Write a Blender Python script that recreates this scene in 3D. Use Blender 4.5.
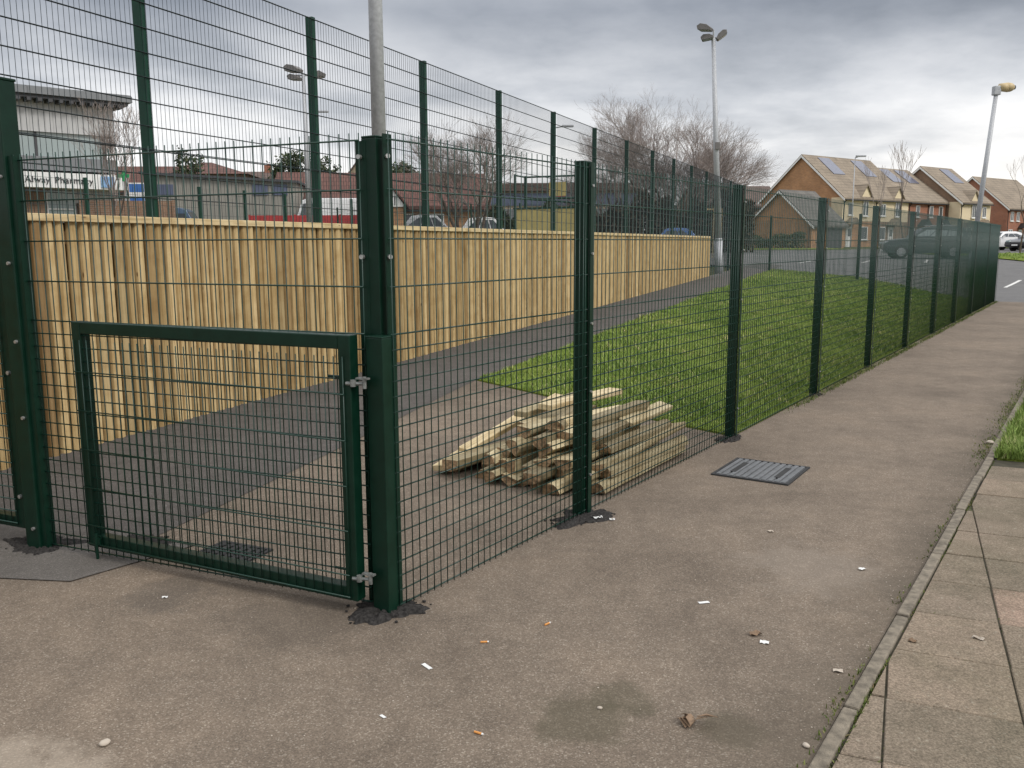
import bpy, bmesh, math, random
from mathutils import Vector, Matrix
import numpy as np
R = math.radians
random.seed(7)
for o in list(bpy.data.objects): bpy.data.objects.remove(o)
SC = bpy.context.scene
COL = SC.collection

# ---------------------------------------------------------------- camera
cam_d = bpy.data.cameras.new('camera'); cam = bpy.data.objects.new('camera', cam_d); COL.objects.link(cam)
cam_d.sensor_fit = 'HORIZONTAL'; cam_d.sensor_width = 36.0; cam_d.lens = 36 * 879.17 / 1024
cam_d.clip_start = 0.05; cam_d.clip_end = 6000
pitch, roll = 0.15769, -0.00442
cam.matrix_world = Matrix.Translation((0, 0, 1.605)) @ Matrix.Rotation(math.pi/2 - pitch, 4, 'X') @ Matrix.Rotation(roll, 4, 'Z')
SC.camera = cam

# ---------------------------------------------------------------- world, sun, exposure
SUN_EL, SUN_AZ = 40.0, 122.0          # azimuth clockwise from +Y (behind the camera, to its right)
w = bpy.data.worlds.new('World'); SC.world = w; w.use_nodes = True
nt = w.node_tree; nt.nodes.clear()
def N(tree, t, **kw):
    n = tree.nodes.new(t)
    for k, v in kw.items():
        if k in n.inputs: n.inputs[k].default_value = v
        else: setattr(n, k, v)
    return n
def math_n(tree, op, a, b=None, clamp=False):
    n = tree.nodes.new('ShaderNodeMath'); n.operation = op; n.use_clamp = clamp
    for i, v in enumerate((a, b)):
        if v is None: continue
        if hasattr(v, 'is_linked') or hasattr(v, 'links'): tree.links.new(v, n.inputs[i])
        else: n.inputs[i].default_value = v
    return n.outputs[0]
def ramp(tree, fac, stops, interp='LINEAR'):
    n = tree.nodes.new('ShaderNodeValToRGB'); cr = n.color_ramp; cr.interpolation = interp
    while len(cr.elements) < len(stops): cr.elements.new(0.5)
    for e, (p, c) in zip(cr.elements, stops):
        e.position = p; e.color = c if len(c) == 4 else (*c, 1)
    tree.links.new(fac, n.inputs[0]); return n.outputs[0]
def mixc(tree, fac, a, b, mode='MIX'):
    n = tree.nodes.new('ShaderNodeMix'); n.data_type = 'RGBA'; n.blend_type = mode; n.clamp_factor = True
    for i, v in ((0, fac), (6, a), (7, b)):
        if hasattr(v, 'links'): tree.links.new(v, n.inputs[i])
        elif isinstance(v, (int, float)): n.inputs[i].default_value = v
        else: n.inputs[i].default_value = (*v, 1) if len(v) == 3 else v
    return n.outputs[2]
sky = N(nt, 'ShaderNodeTexSky', sky_type='NISHITA', sun_disc=False)
sky.sun_elevation = R(SUN_EL); sky.sun_rotation = R(SUN_AZ); sky.air_density = 1.2; sky.dust_density = 3.0
skys = N(nt, 'ShaderNodeMix', data_type='RGBA', blend_type='MULTIPLY'); skys.inputs[0].default_value = 1
nt.links.new(sky.outputs[0], skys.inputs[6]); skys.inputs[7].default_value = (0.9, 0.9, 0.9, 1)
tc = N(nt, 'ShaderNodeTexCoord'); sep = N(nt, 'ShaderNodeSeparateXYZ'); nt.links.new(tc.outputs['Generated'], sep.inputs[0])
zz = math_n(nt, 'MAXIMUM', sep.outputs[2], 0.0)
den = math_n(nt, 'ADD', zz, 0.20)
cx = math_n(nt, 'DIVIDE', sep.outputs[0], den); cy = math_n(nt, 'DIVIDE', sep.outputs[1], den)
cmb = N(nt, 'ShaderNodeCombineXYZ'); nt.links.new(cx, cmb.inputs[0]); nt.links.new(cy, cmb.inputs[1])
n1 = N(nt, 'ShaderNodeTexNoise', Scale=0.85, Detail=5.0, Roughness=0.48, Distortion=0.5); nt.links.new(cmb.outputs[0], n1.inputs['Vector'])
n2 = N(nt, 'ShaderNodeTexNoise', Scale=2.3, Detail=7.0, Roughness=0.6); nt.links.new(cmb.outputs[0], n2.inputs['Vector'])
cl = math_n(nt, 'ADD', math_n(nt, 'MULTIPLY', n1.outputs[0], 0.72), math_n(nt, 'MULTIPLY', n2.outputs[0], 0.28))
# the cloud deck: darker and bluer patches high up, brighter near the horizon; real overcast is brightest overhead
h0 = ramp(nt, zz, [(0.0, (0.80, 0.785, 0.765)), (0.09, (0.86, 0.865, 0.87)), (0.16, (0.67, 0.685, 0.71)), (0.24, (0.345, 0.370, 0.415)), (0.5, (1.0, 1.02, 1.05)), (1.0, (1.55, 1.55, 1.55))])
cshade = ramp(nt, cl, [(0.36, (0.54, 0.565, 0.605)), (0.45, (0.79, 0.805, 0.835)), (0.51, (1.0, 1.0, 1.01)), (0.60, (1.25, 1.23, 1.21))])
cc = mixc(nt, 1.0, h0, cshade, 'MULTIPLY')
# clearer, slightly warmer air low down on the right of the view
dotr = math_n(nt, 'ADD', math_n(nt, 'MULTIPLY', sep.outputs[0], 0.80), math_n(nt, 'MULTIPLY', sep.outputs[1], 0.60))
low = math_n(nt, 'SUBTRACT', 1.0, math_n(nt, 'MULTIPLY', zz, 7.0), True)
warm = math_n(nt, 'MULTIPLY', math_n(nt, 'POWER', math_n(nt, 'MAXIMUM', dotr, 0.0), 6.0), low)
cc = mixc(nt, math_n(nt, 'MULTIPLY', warm, 0.55), cc, (0.86, 0.78, 0.66))
bgA = N(nt, 'ShaderNodeBackground', Strength=0.10); nt.links.new(skys.outputs[2], bgA.inputs[0])
bgB = N(nt, 'ShaderNodeBackground', Strength=1.0); nt.links.new(cc, bgB.inputs[0])
mx = N(nt, 'ShaderNodeMixShader'); mx.inputs[0].default_value = 0.93
nt.links.new(bgA.outputs[0], mx.inputs[1]); nt.links.new(bgB.outputs[0], mx.inputs[2])
wo = N(nt, 'ShaderNodeOutputWorld'); nt.links.new(mx.outputs[0], wo.inputs[0])

sl = bpy.data.lights.new('sun', 'SUN'); sl.energy = 1.35; sl.angle = R(16); sl.color = (1.0, 0.955, 0.89)
so = bpy.data.objects.new('sun', sl); COL.objects.link(so)
az, el = R(SUN_AZ), R(SUN_EL)
sd = Vector((math.sin(az)*math.cos(el), math.cos(az)*math.cos(el), math.sin(el)))
so.rotation_euler = sd.to_track_quat('Z', 'Y').to_euler(); so.location = (0, 0, 30)
vs = SC.view_settings; vs.view_transform = 'Standard'; vs.look = 'None'; vs.exposure = 0.22; vs.gamma = 1.0; vs.use_curve_mapping = False

# ---------------------------------------------------------------- materials
def srgb(r, g, b):
    f = lambda c: (c/255/12.92) if c/255 <= 0.04045 else ((c/255+0.055)/1.055)**2.4
    return (f(r), f(g), f(b))
def new_mat(name):
    m = bpy.data.materials.new(name); m.use_nodes = True; t = m.node_tree
    return m, t, t.nodes['Principled BSDF']
def obj_noise(t, scale, detail=4, rough=0.55, vec=None, coord='Object', dist=0.0):
    n = N(t, 'ShaderNodeTexNoise', Scale=scale, Detail=float(detail), Roughness=rough, Distortion=dist)
    if vec is None:
        c = N(t, 'ShaderNodeTexCoord'); t.links.new(c.outputs[coord], n.inputs['Vector'])
    else: t.links.new(vec, n.inputs['Vector'])
    return n.outputs[0]
def scaled(t, s, coord='Object', rot=(0, 0, 0)):
    c = N(t, 'ShaderNodeTexCoord'); mp = N(t, 'ShaderNodeMapping'); mp.inputs['Scale'].default_value = s; mp.inputs['Rotation'].default_value = rot
    t.links.new(c.outputs[coord], mp.inputs[0]); return mp.outputs[0]
def bump(t, bs, h, strength=0.3, dist=0.01):
    b = N(t, 'ShaderNodeBump', Strength=strength, Distance=dist); t.links.new(h, b.inputs['Height']); t.links.new(b.outputs[0], bs.inputs['Normal'])
def simple(name, col, rough=0.6, var=0.15, scale=6.0, metal=0.0, bmp=0.0, spec=0.5):
    m, t, b = new_mat(name)
    nz = obj_noise(t, scale, 5)
    lo = tuple(c*(1-var) for c in col); hi = tuple(min(1, c*(1+var)) for c in col)
    c = ramp(t, nz, [(0.3, lo), (0.7, hi)]); t.links.new(c, b.inputs['Base Color'])
    b.inputs['Roughness'].default_value = rough; b.inputs['Metallic'].default_value = metal
    b.inputs['Specular IOR Level'].default_value = spec
    if bmp: bump(t, b, obj_noise(t, scale*8, 3), bmp, 0.004)
    return m
def glass(name, col, rough=0.08):
    m, t, b = new_mat(name); b.inputs['Base Color'].default_value = (*col, 1); b.inputs['Roughness'].default_value = rough
    b.inputs['Specular IOR Level'].default_value = 0.8; return m

def tarmac(name, base, speck, spread, stains=(), slope=0.35, big=0.22, line=None):
    m, t, b = new_mat(name)
    P = N(t, 'ShaderNodeTexCoord').outputs['Object']
    v = N(t, 'ShaderNodeTexVoronoi', Scale=185.0, feature='F1'); t.links.new(P, v.inputs['Vector'])
    vs_ = N(t, 'ShaderNodeSeparateColor'); t.links.new(v.outputs['Color'], vs_.inputs[0])
    f1 = obj_noise(t, 170, 3, 0.75, P)
    c = ramp(t, vs_.outputs[0], [(0.0, tuple(x*(1-spread) for x in base)), (0.55, base), (0.86, tuple(x*(1+spread) for x in base)), (1.0, speck)])
    c = mixc(t, 0.55, c, ramp(t, f1, [(0.3, tuple(x*0.55 for x in base)), (0.7, tuple(min(1, x*1.5) for x in base))]))
    mid = obj_noise(t, 7.0, 5, 0.65, P); bg = obj_noise(t, 0.9, 5, 0.6, P)
    c = mixc(t, 1.0, c, ramp(t, mid, [(0.3, (0.86,)*3), (0.7, (1.14,)*3)]), 'MULTIPLY')
    c = mixc(t, 1.0, c, ramp(t, bg, [(0.3, (1-big, 1-big*1.02, 1-big*1.02)), (0.52, (1, 1, 1)), (0.72, (1+big*.8, 1+big*.72, 1+big*.62))]), 'MULTIPLY')
    for (sx, sy, rad, col, amt) in stains:
        mp = N(t, 'ShaderNodeMapping'); mp.inputs['Location'].default_value = (-sx, -sy, 0); t.links.new(P, mp.inputs[0])
        ln = N(t, 'ShaderNodeVectorMath', operation='LENGTH'); t.links.new(mp.outputs[0], ln.inputs[0])
        d = math_n(t, 'ADD', math_n(t, 'DIVIDE', ln.outputs['Value'], rad), math_n(t, 'MULTIPLY', math_n(t, 'SUBTRACT', obj_noise(t, 4.5, 6, 0.7, P), 0.5), 2.2))
        msk = ramp(t, d, [(0.55, (amt,)*3), (1.05, (0, 0, 0))])
        c = mixc(t, msk, c, col)
    if line:      # dirt washed against an edge: point on it, unit normal pointing away from the tarmac
        mp = N(t, 'ShaderNodeMapping'); mp.inputs['Location'].default_value = (-line[0][0], -line[0][1], 0); t.links.new(P, mp.inputs[0])
        dt = N(t, 'ShaderNodeVectorMath', operation='DOT_PRODUCT'); t.links.new(mp.outputs[0], dt.inputs[0]); dt.inputs[1].default_value = (line[1][0], line[1][1], 0)
        d = math_n(t, 'ADD', math_n(t, 'MULTIPLY', dt.outputs['Value'], -1/line[2]), math_n(t, 'MULTIPLY', math_n(t, 'SUBTRACT', obj_noise(t, 2.2, 6, 0.65, P), 0.5), 2.6))
        c = mixc(t, ramp(t, d, [(0.0, (0.62,)*3), (0.5, (0.30,)*3), (1.0, (0, 0, 0))]), c, (0.085, 0.070, 0.052))
    t.links.new(c, b.inputs['Base Color']); b.inputs['Roughness'].default_value = 0.9; b.inputs['Specular IOR Level'].default_value = 0.25
    hgt = math_n(t, 'ADD', math_n(t, 'MULTIPLY', vs_.outputs[1], 0.5), f1)
    bump(t, b, hgt, slope, 0.003)
    return m

M = {}
mossy = (0.075, 0.066, 0.042)
M['tarmac'] = tarmac('brown_tarmac', (0.171, 0.136, 0.104), (0.44, 0.39, 0.32), 0.50, line=((-0.502+1.83*0.8298, 3.68-1.83*0.558), (0.8298, -0.558), 0.34), big=0.26,
    stains=[(0.24, 2.80, 0.22, mossy, 0.55), (0.40, 2.93, 0.13, mossy, 0.5), (0.72, 2.74, 0.15, mossy, 0.45), (-0.95, 3.62, 0.35, (0.09, 0.075, 0.06), 0.35), (-1.6, 3.9, 0.25, (0.08, 0.07, 0.06), 0.4),
            (-1.65, 2.35, 0.45, (0.40, 0.34, 0.27), 0.45), (1.5, 4.2, 0.4, (0.26, 0.22, 0.18), 0.35)])
M['tarmac_dark'] = tarmac('dark_tarmac', (0.092, 0.083, 0.076), (0.26, 0.25, 0.24), 0.35, big=0.15)
M['tarmac_road'] = tarmac('road_tarmac', (0.135, 0.132, 0.13), (0.28, 0.27, 0.26), 0.2, big=0.12)
M['patch'] = tarmac('patch_tarmac', (0.118, 0.108, 0.098), (0.28, 0.26, 0.24), 0.35)
M['tar'] = simple('black_tar', (0.042, 0.039, 0.037), 0.95, 0.6, 70, bmp=1.0, spec=0.2)

def lawn_mat(name, a, b_, c_):
    m, t, b = new_mat(name)
    P = N(t, 'ShaderNodeTexCoord').outputs['Object']
    n_f = obj_noise(t, 55, 4, 0.7, P); n_m = obj_noise(t, 1.6, 5, 0.65, P); n_b = obj_noise(t, 0.35, 3, 0.5, P)
    c = ramp(t, n_f, [(0.32, a), (0.5, b_), (0.68, c_)])
    c = mixc(t, 1.0, c, ramp(t, n_m, [(0.3, (0.72, 0.76, 0.7)), (0.7, (1.25, 1.2, 1.2))]), 'MULTIPLY')
    c = mixc(t, 1.0, c, ramp(t, n_b, [(0.35, (0.85, 0.95, 0.85)), (0.65, (1.2, 1.1, 1.1))]), 'MULTIPLY')
    t.links.new(c, b.inputs['Base Color']); b.inputs['Roughness'].default_value = 0.9; b.inputs['Specular IOR Level'].default_value = 0.1
    bump(t, b, n_f, 0.8, 0.02); return m
M['lawn'] = lawn_mat('lawn_turf', (0.075, 0.115, 0.016), (0.135, 0.19, 0.032), (0.22, 0.25, 0.065))
M['earth'] = lawn_mat('rough_ground', (0.05, 0.06, 0.03), (0.09, 0.10, 0.045), (0.13, 0.13, 0.07))
def blade_mat(name, dark, mid, light, dry):
    m, t, b = new_mat(name)
    g = N(t, 'ShaderNodeNewGeometry')
    c = ramp(t, g.outputs['Random Per Island'], [(0.0, dark), (0.5, mid), (0.9, light), (1.0, dry)])
    n_m = obj_noise(t, 0.9, 4, 0.6)
    c = mixc(t, 1.0, c, ramp(t, n_m, [(0.32, (0.66, 0.74, 0.62)), (0.5, (1, 1, 1)), (0.66, (1.35, 1.16, 1.30))]), 'MULTIPLY')
    t.links.new(c, b.inputs['Base Color']); b.inputs['Roughness'].default_value = 0.6; b.inputs['Specular IOR Level'].default_value = 0.25
    return m
M['blade'] = blade_mat('grass_blades', (0.108, 0.170, 0.033), (0.200, 0.285, 0.058), (0.300, 0.390, 0.108), (0.52, 0.46, 0.25))
M['green'] = None
def paint_green(name, col, spec=0.28, rlo=0.34, rhi=0.5):
    m, t, b = new_mat(name)
    n = obj_noise(t, 14, 5, 0.6)
    c = ramp(t, n, [(0.3, tuple(x*0.82 for x in col)), (0.7, tuple(x*1.2 for x in col))])
    dust = obj_noise(t, 3.1, 6, 0.7)
    c = mixc(t, ramp(t, dust, [(0.58, (0, 0, 0)), (0.78, (0.22,)*3)]), c, (0.05, 0.07, 0.055))
    t.links.new(c, b.inputs['Base Color'])
    r_ = ramp(t, n, [(0.3, (rlo,)*3), (0.7, (rhi,)*3)]); t.links.new(r_, b.inputs['Roughness'])
    b.inputs['Specular IOR Level'].default_value = spec
    return m
M['green'] = paint_green('green_powder_coat', (0.0022, 0.0215, 0.0120))
M['wire'] = paint_green('green_wire_coat', (0.0045, 0.0330, 0.0220), 0.5, 0.28, 0.42)
M['court_green'] = paint_green('court_green_coat', (0.0060, 0.042, 0.025))
M['court_wire'] = paint_green('court_wire_coat', (0.014, 0.024, 0.027))
M['galv'] = simple('galvanised_steel', (0.42, 0.43, 0.45), 0.55, 0.16, 22, metal=0.15)
M['zinc'] = simple('zinc_bolt', (0.45, 0.45, 0.44), 0.35, 0.2, 40, metal=0.7)
def wood(name, cols, axis='Z', gs=1.0, island=True):
    m, t, b = new_mat(name)
    sc = {'Z': (30, 30, 1.6), 'X': (1.6, 30, 30)}[axis]
    V = scaled(t, tuple(s*gs for s in sc))
    grain = obj_noise(t, 1.0, 6, 0.62, V, dist=0.6)
    blot = obj_noise(t, 5.0, 4, 0.6)
    if island: rnd = N(t, 'ShaderNodeNewGeometry').outputs['Random Per Island']
    else: rnd = N(t, 'ShaderNodeObjectInfo').outputs['Random']
    c = ramp(t, rnd, cols)
    c = mixc(t, 1.0, c, ramp(t, grain, [(0.28, (0.66, 0.60, 0.50)), (0.5, (1, 1, 1)), (0.72, (1.16, 1.18, 1.2))]), 'MULTIPLY')
    c = mixc(t, 1.0, c, ramp(t, blot, [(0.30, (0.84, 0.78, 0.70)), (0.55, (1.05, 1.06, 1.08))]), 'MULTIPLY')
    V2 = scaled(t, (9, 9, 3.2) if axis == 'Z' else (3.2, 9, 9))
    vor = N(t, 'ShaderNodeTexVoronoi', Scale=1.0); t.links.new(V2, vor.inputs['Vector'])
    c = mixc(t, ramp(t, vor.outputs['Distance'], [(0.045, (0.8,)*3), (0.085, (0, 0, 0))]), c, (0.13, 0.065, 0.025))
    t.links.new(c, b.inputs['Base Color']); b.inputs['Roughness'].default_value = 0.75; b.inputs['Specular IOR Level'].default_value = 0.25
    bump(t, b, grain, 0.25, 0.003); return m
woodcols = [(0.0, (0.18, 0.11, 0.05)), (0.04, (0.30, 0.20, 0.09)), (0.25, (0.38, 0.27, 0.125)), (0.55, (0.47, 0.34, 0.165)), (0.8, (0.58, 0.435, 0.225)), (1.0, (0.35, 0.26, 0.13))]
M['boards'] = wood('fence_boards', woodcols)
M['caprail'] = wood('cap_rail_timber', [(0, (0.55, 0.43, 0.235)), (1, (0.62, 0.49, 0.285))], 'X')
M['shade_tinted_rail'] = wood('shade_tinted_timber', [(0, (0.11, 0.066, 0.032)), (1, (0.15, 0.092, 0.046))], 'X')  # rails and rear boards: shade of the board gaps is put into this colour
M['billet'] = wood('split_timber', [(0.0, (0.19, 0.155, 0.095)), (0.3, (0.33, 0.275, 0.165)), (0.65, (0.46, 0.385, 0.235)), (1.0, (0.60, 0.50, 0.31))], 'X', island=False)
M['billet_end'] = simple('sawn_end', (0.27, 0.18, 0.10), 0.9, 0.55, 45, bmp=0.4)
M['plank'] = wood('fresh_plank', [(0, (0.54, 0.43, 0.25)), (1, (0.60, 0.49, 0.30))], 'X', island=False)

def brick(name, c1, c2, mortar, scale=1.0):
    m, t, b = new_mat(name)
    c = N(t, 'ShaderNodeTexCoord'); s = N(t, 'ShaderNodeSeparateXYZ'); t.links.new(c.outputs['Object'], s.inputs[0])
    cb = N(t, 'ShaderNodeCombineXYZ'); t.links.new(math_n(t, 'ADD', s.outputs[0], s.outputs[1]), cb.inputs[0]); t.links.new(s.outputs[2], cb.inputs[1])
    br = N(t, 'ShaderNodeTexBrick', Scale=1.0); t.links.new(cb.outputs[0], br.inputs['Vector'])
    br.inputs['Brick Width'].default_value = 0.225*scale; br.inputs['Row Height'].default_value = 0.075*scale; br.inputs['Mortar Size'].default_value = 0.008
    br.inputs['Color1'].default_value = (*c1, 1); br.inputs['Color2'].default_value = (*c2, 1); br.inputs['Mortar'].default_value = (*mortar, 1)
    col = mixc(t, 1.0, br.outputs[0], ramp(t, obj_noise(t, 0.8, 5), [(0.3, (0.82,)*3), (0.7, (1.15,)*3)]), 'MULTIPLY')
    t.links.new(col, b.inputs['Base Color']); b.inputs['Roughness'].default_value = 0.9; return m
M['brick_buff'] = brick('orange_buff_brick', (0.50, 0.25, 0.11), (0.38, 0.185, 0.085), (0.34, 0.26, 0.18))
M['brick_red'] = brick('red_brick', (0.36, 0.125, 0.06), (0.27, 0.09, 0.05), (0.32, 0.24, 0.19))
M['brick_brown'] = brick('brown_brick', (0.26, 0.15, 0.09), (0.20, 0.12, 0.075), (0.27, 0.22, 0.17))
def tiles(name, col, along=0.3, rows=0.32):
    m, t, b = new_mat(name)
    c = N(t, 'ShaderNodeTexCoord'); s = N(t, 'ShaderNodeSeparateXYZ'); t.links.new(c.outputs['Object'], s.inputs[0])
    cb = N(t, 'ShaderNodeCombineXYZ'); t.links.new(s.outputs[0], cb.inputs[0]); t.links.new(s.outputs[2], cb.inputs[1])
    br = N(t, 'ShaderNodeTexBrick', Scale=1.0); t.links.new(cb.outputs[0], br.inputs['Vector'])
    br.inputs['Brick Width'].default_value = along; br.inputs['Row Height'].default_value = rows; br.inputs['Mortar Size'].default_value = 0.02
    br.inputs['Color1'].default_value = (*col, 1); br.inputs['Color2'].default_value = (*[x*0.85 for x in col], 1); br.inputs['Mortar'].default_value = (*[x*0.5 for x in col], 1)
    cc_ = mixc(t, 1.0, br.outputs[0], ramp(t, obj_noise(t, 0.7, 5), [(0.3, (0.8,)*3), (0.7, (1.18,)*3)]), 'MULTIPLY')
    t.links.new(cc_, b.inputs['Base Color']); b.inputs['Roughness'].default_value = 0.85; return m
M['roof_brown'] = tiles('brown_roof_tiles', (0.29, 0.235, 0.175))
M['roof_red'] = tiles('red_roof_tiles', (0.135, 0.062, 0.048))
M['roof_dark'] = tiles('dark_roof_tiles', (0.13, 0.09, 0.075))
M['roof_grey'] = tiles('grey_roof_tiles', (0.15, 0.14, 0.125))
M['render'] = simple('cream_render', (0.72, 0.60, 0.41), 0.9, 0.06, 1.5)
M['render_tan'] = simple('tan_render', (0.42, 0.34, 0.24), 0.9, 0.08, 1.5)
M['white'] = simple('white_paint', (0.78, 0.78, 0.76), 0.5, 0.04, 3)
M['black_trim'] = simple('black_plastic', (0.02, 0.02, 0.022), 0.5, 0.2, 5)
M['window'] = glass('window_glass', (0.05, 0.06, 0.07))
M['glass_pale'] = glass('pale_glass', (0.33, 0.39, 0.39), 0.15)
M['solar'] = simple('solar_cells', (0.13, 0.135, 0.18), 0.22, 0.15, 3, spec=1.0)
def clad(name, col, vert=True, w=0.3):
    m, t, b = new_mat(name)
    c = N(t, 'ShaderNodeTexCoord'); s = N(t, 'ShaderNodeSeparateXYZ'); t.links.new(c.outputs['Object'], s.inputs[0])
    a = math_n(t, 'FRACT', math_n(t, 'DIVIDE', math_n(t, 'ADD', s.outputs[0], s.outputs[1]) if vert else s.outputs[2], w))
    k = ramp(t, a, [(0.0, (0.6,)*3), (0.06, (1,)*3), (0.94, (1,)*3), (1.0, (0.6,)*3)])
    cc_ = mixc(t, 1.0, k, ramp(t, obj_noise(t, 1.2, 4), [(0.3, tuple(x*.9 for x in col)), (0.7, tuple(x*1.1 for x in col))]), 'MULTIPLY')
    t.links.new(cc_, b.inputs['Base Color']); b.inputs['Roughness'].default_value = 0.55; return m
M['clad_grey'] = clad('grey_cladding', (0.52, 0.52, 0.52))
M['clad_mid'] = clad('mid_grey_cladding', (0.20, 0.21, 0.22), True, 0.9)
M['clad_dark'] = simple('dark_soffit', (0.07, 0.07, 0.075), 0.7, 0.1, 3)
M['clad_blue'] = clad('blue_grey_cladding', (0.11, 0.13, 0.20), True, 1.2)
M['shed'] = clad('shed_cladding', (0.30, 0.285, 0.25), True, 0.5)
M['red'] = simple('red_plastic', (0.42, 0.045, 0.045), 0.5, 0.15, 4)
M['blue'] = simple('blue_paint', (0.05, 0.16, 0.45), 0.35, 0.1, 4)
M['pale_blue'] = simple('pale_blue_sign', (0.22, 0.38, 0.62), 0.5, 0.3, 9)
M['yellow'] = simple('yellow_board', (0.52, 0.42, 0.16), 0.7, 0.12, 4)
M['signgreen'] = simple('sign_green', (0.02, 0.30, 0.10), 0.5, 0.05, 4)
M['bark'] = simple('bark', (0.115, 0.088, 0.068), 0.95, 0.3, 4)
M['twig'] = simple('twigs', (0.28, 0.235, 0.21), 0.95, 0.25, 2)
M['evergreen'] = blade_mat('evergreen_leaf', (0.03, 0.045, 0.02), (0.055, 0.08, 0.035), (0.09, 0.115, 0.05), (0.11, 0.11, 0.06))
M['hedge'] = blade_mat('winter_hedge', (0.035, 0.03, 0.022), (0.065, 0.052, 0.038), (0.09, 0.08, 0.045), (0.13, 0.085, 0.055))
M['tyre'] = simple('tyre_rubber', (0.02, 0.02, 0.02), 0.85, 0.2, 10)
M['rim'] = simple('alloy_rim', (0.42, 0.42, 0.43), 0.35, 0.1, 10, metal=0.6)
M['paper'] = simple('white_paper', (0.72, 0.72, 0.70), 0.8, 0.05, 20)
M['filter'] = simple('cork_filter', (0.62, 0.27, 0.07), 0.8, 0.1, 90)
M['leaf'] = simple('dead_leaf', (0.22, 0.145, 0.09), 0.8, 0.3, 40)
M['pebble'] = simple('pale_pebble', (0.46, 0.40, 0.33), 0.85, 0.15, 30)
M['hinge'] = simple('worn_zinc_hinge', (0.20, 0.21, 0.20), 0.5, 0.4, 60, metal=0.4)
M['iron'] = simple('weathered_iron', (0.150, 0.155, 0.160), 0.6, 0.2, 18, metal=0.2, bmp=0.3)
M['iron_dark'] = simple('iron_gap', (0.03, 0.03, 0.03), 0.9, 0.2, 10)
M['mark'] = simple('road_paint', (0.62, 0.61, 0.58), 0.7, 0.15, 5)

def slab_mat():
    m, t, b = new_mat('paving_concrete')
    rnd = N(t, 'ShaderNodeNewGeometry').outputs['Random Per Island']
    P = N(t, 'ShaderNodeTexCoord').outputs['Object']
    c = ramp(t, rnd, [(0.0, (0.180, 0.147, 0.116)), (0.45, (0.212, 0.170, 0.133)), (0.75, (0.232, 0.182, 0.143)), (1.0, (0.256, 0.184, 0.147))])
    f = obj_noise(t, 130, 3, 0.75, P); mdn = obj_noise(t, 6, 6, 0.65, P); bg = obj_noise(t, 1.3, 4, 0.6, P)
    c = mixc(t, 1.0, c, ramp(t, f, [(0.3, (0.52,)*3), (0.5, (1,)*3), (0.70, (1.65,)*3)]), 'MULTIPLY')
    c = mixc(t, 1.0, c, ramp(t, mdn, [(0.3, (0.78, 0.79, 0.76)), (0.7, (1.16, 1.15, 1.14))]), 'MULTIPLY')
    c = mixc(t, 1.0, c, ramp(t, bg, [(0.35, (0.84, 0.86, 0.80)), (0.65, (1.10, 1.08, 1.06))]), 'MULTIPLY')
    lich = obj_noise(t, 38, 4, 0.7, P)
    c = mixc(t, ramp(t, lich, [(0.60, (0, 0, 0)), (0.70, (0.55,)*3)]), c, (0.36, 0.33, 0.26))
    dirt = obj_noise(t, 15, 6, 0.75, P)
    c = mixc(t, ramp(t, dirt, [(0.55, (0, 0, 0)), (0.75, (0.5,)*3)]), c, (0.10, 0.085, 0.06))
    t.links.new(c, b.inputs['Base Color']); b.inputs['Roughness'].default_value = 0.92; b.inputs['Specular IOR Level'].default_value = 0.2
    bump(t, b, f, 0.4, 0.003); return m
M['slab'] = slab_mat()
M['kerb'] = simple('kerb_concrete', (0.185, 0.158, 0.120), 0.92, 0.42, 26, bmp=0.9)
M['joint'] = simple('joint_soil', (0.045, 0.040, 0.024), 0.95, 0.5, 9)
M['moss'] = blade_mat('weeds', (0.05, 0.075, 0.012), (0.10, 0.14, 0.03), (0.16, 0.18, 0.05), (0.28, 0.22, 0.10))

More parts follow.
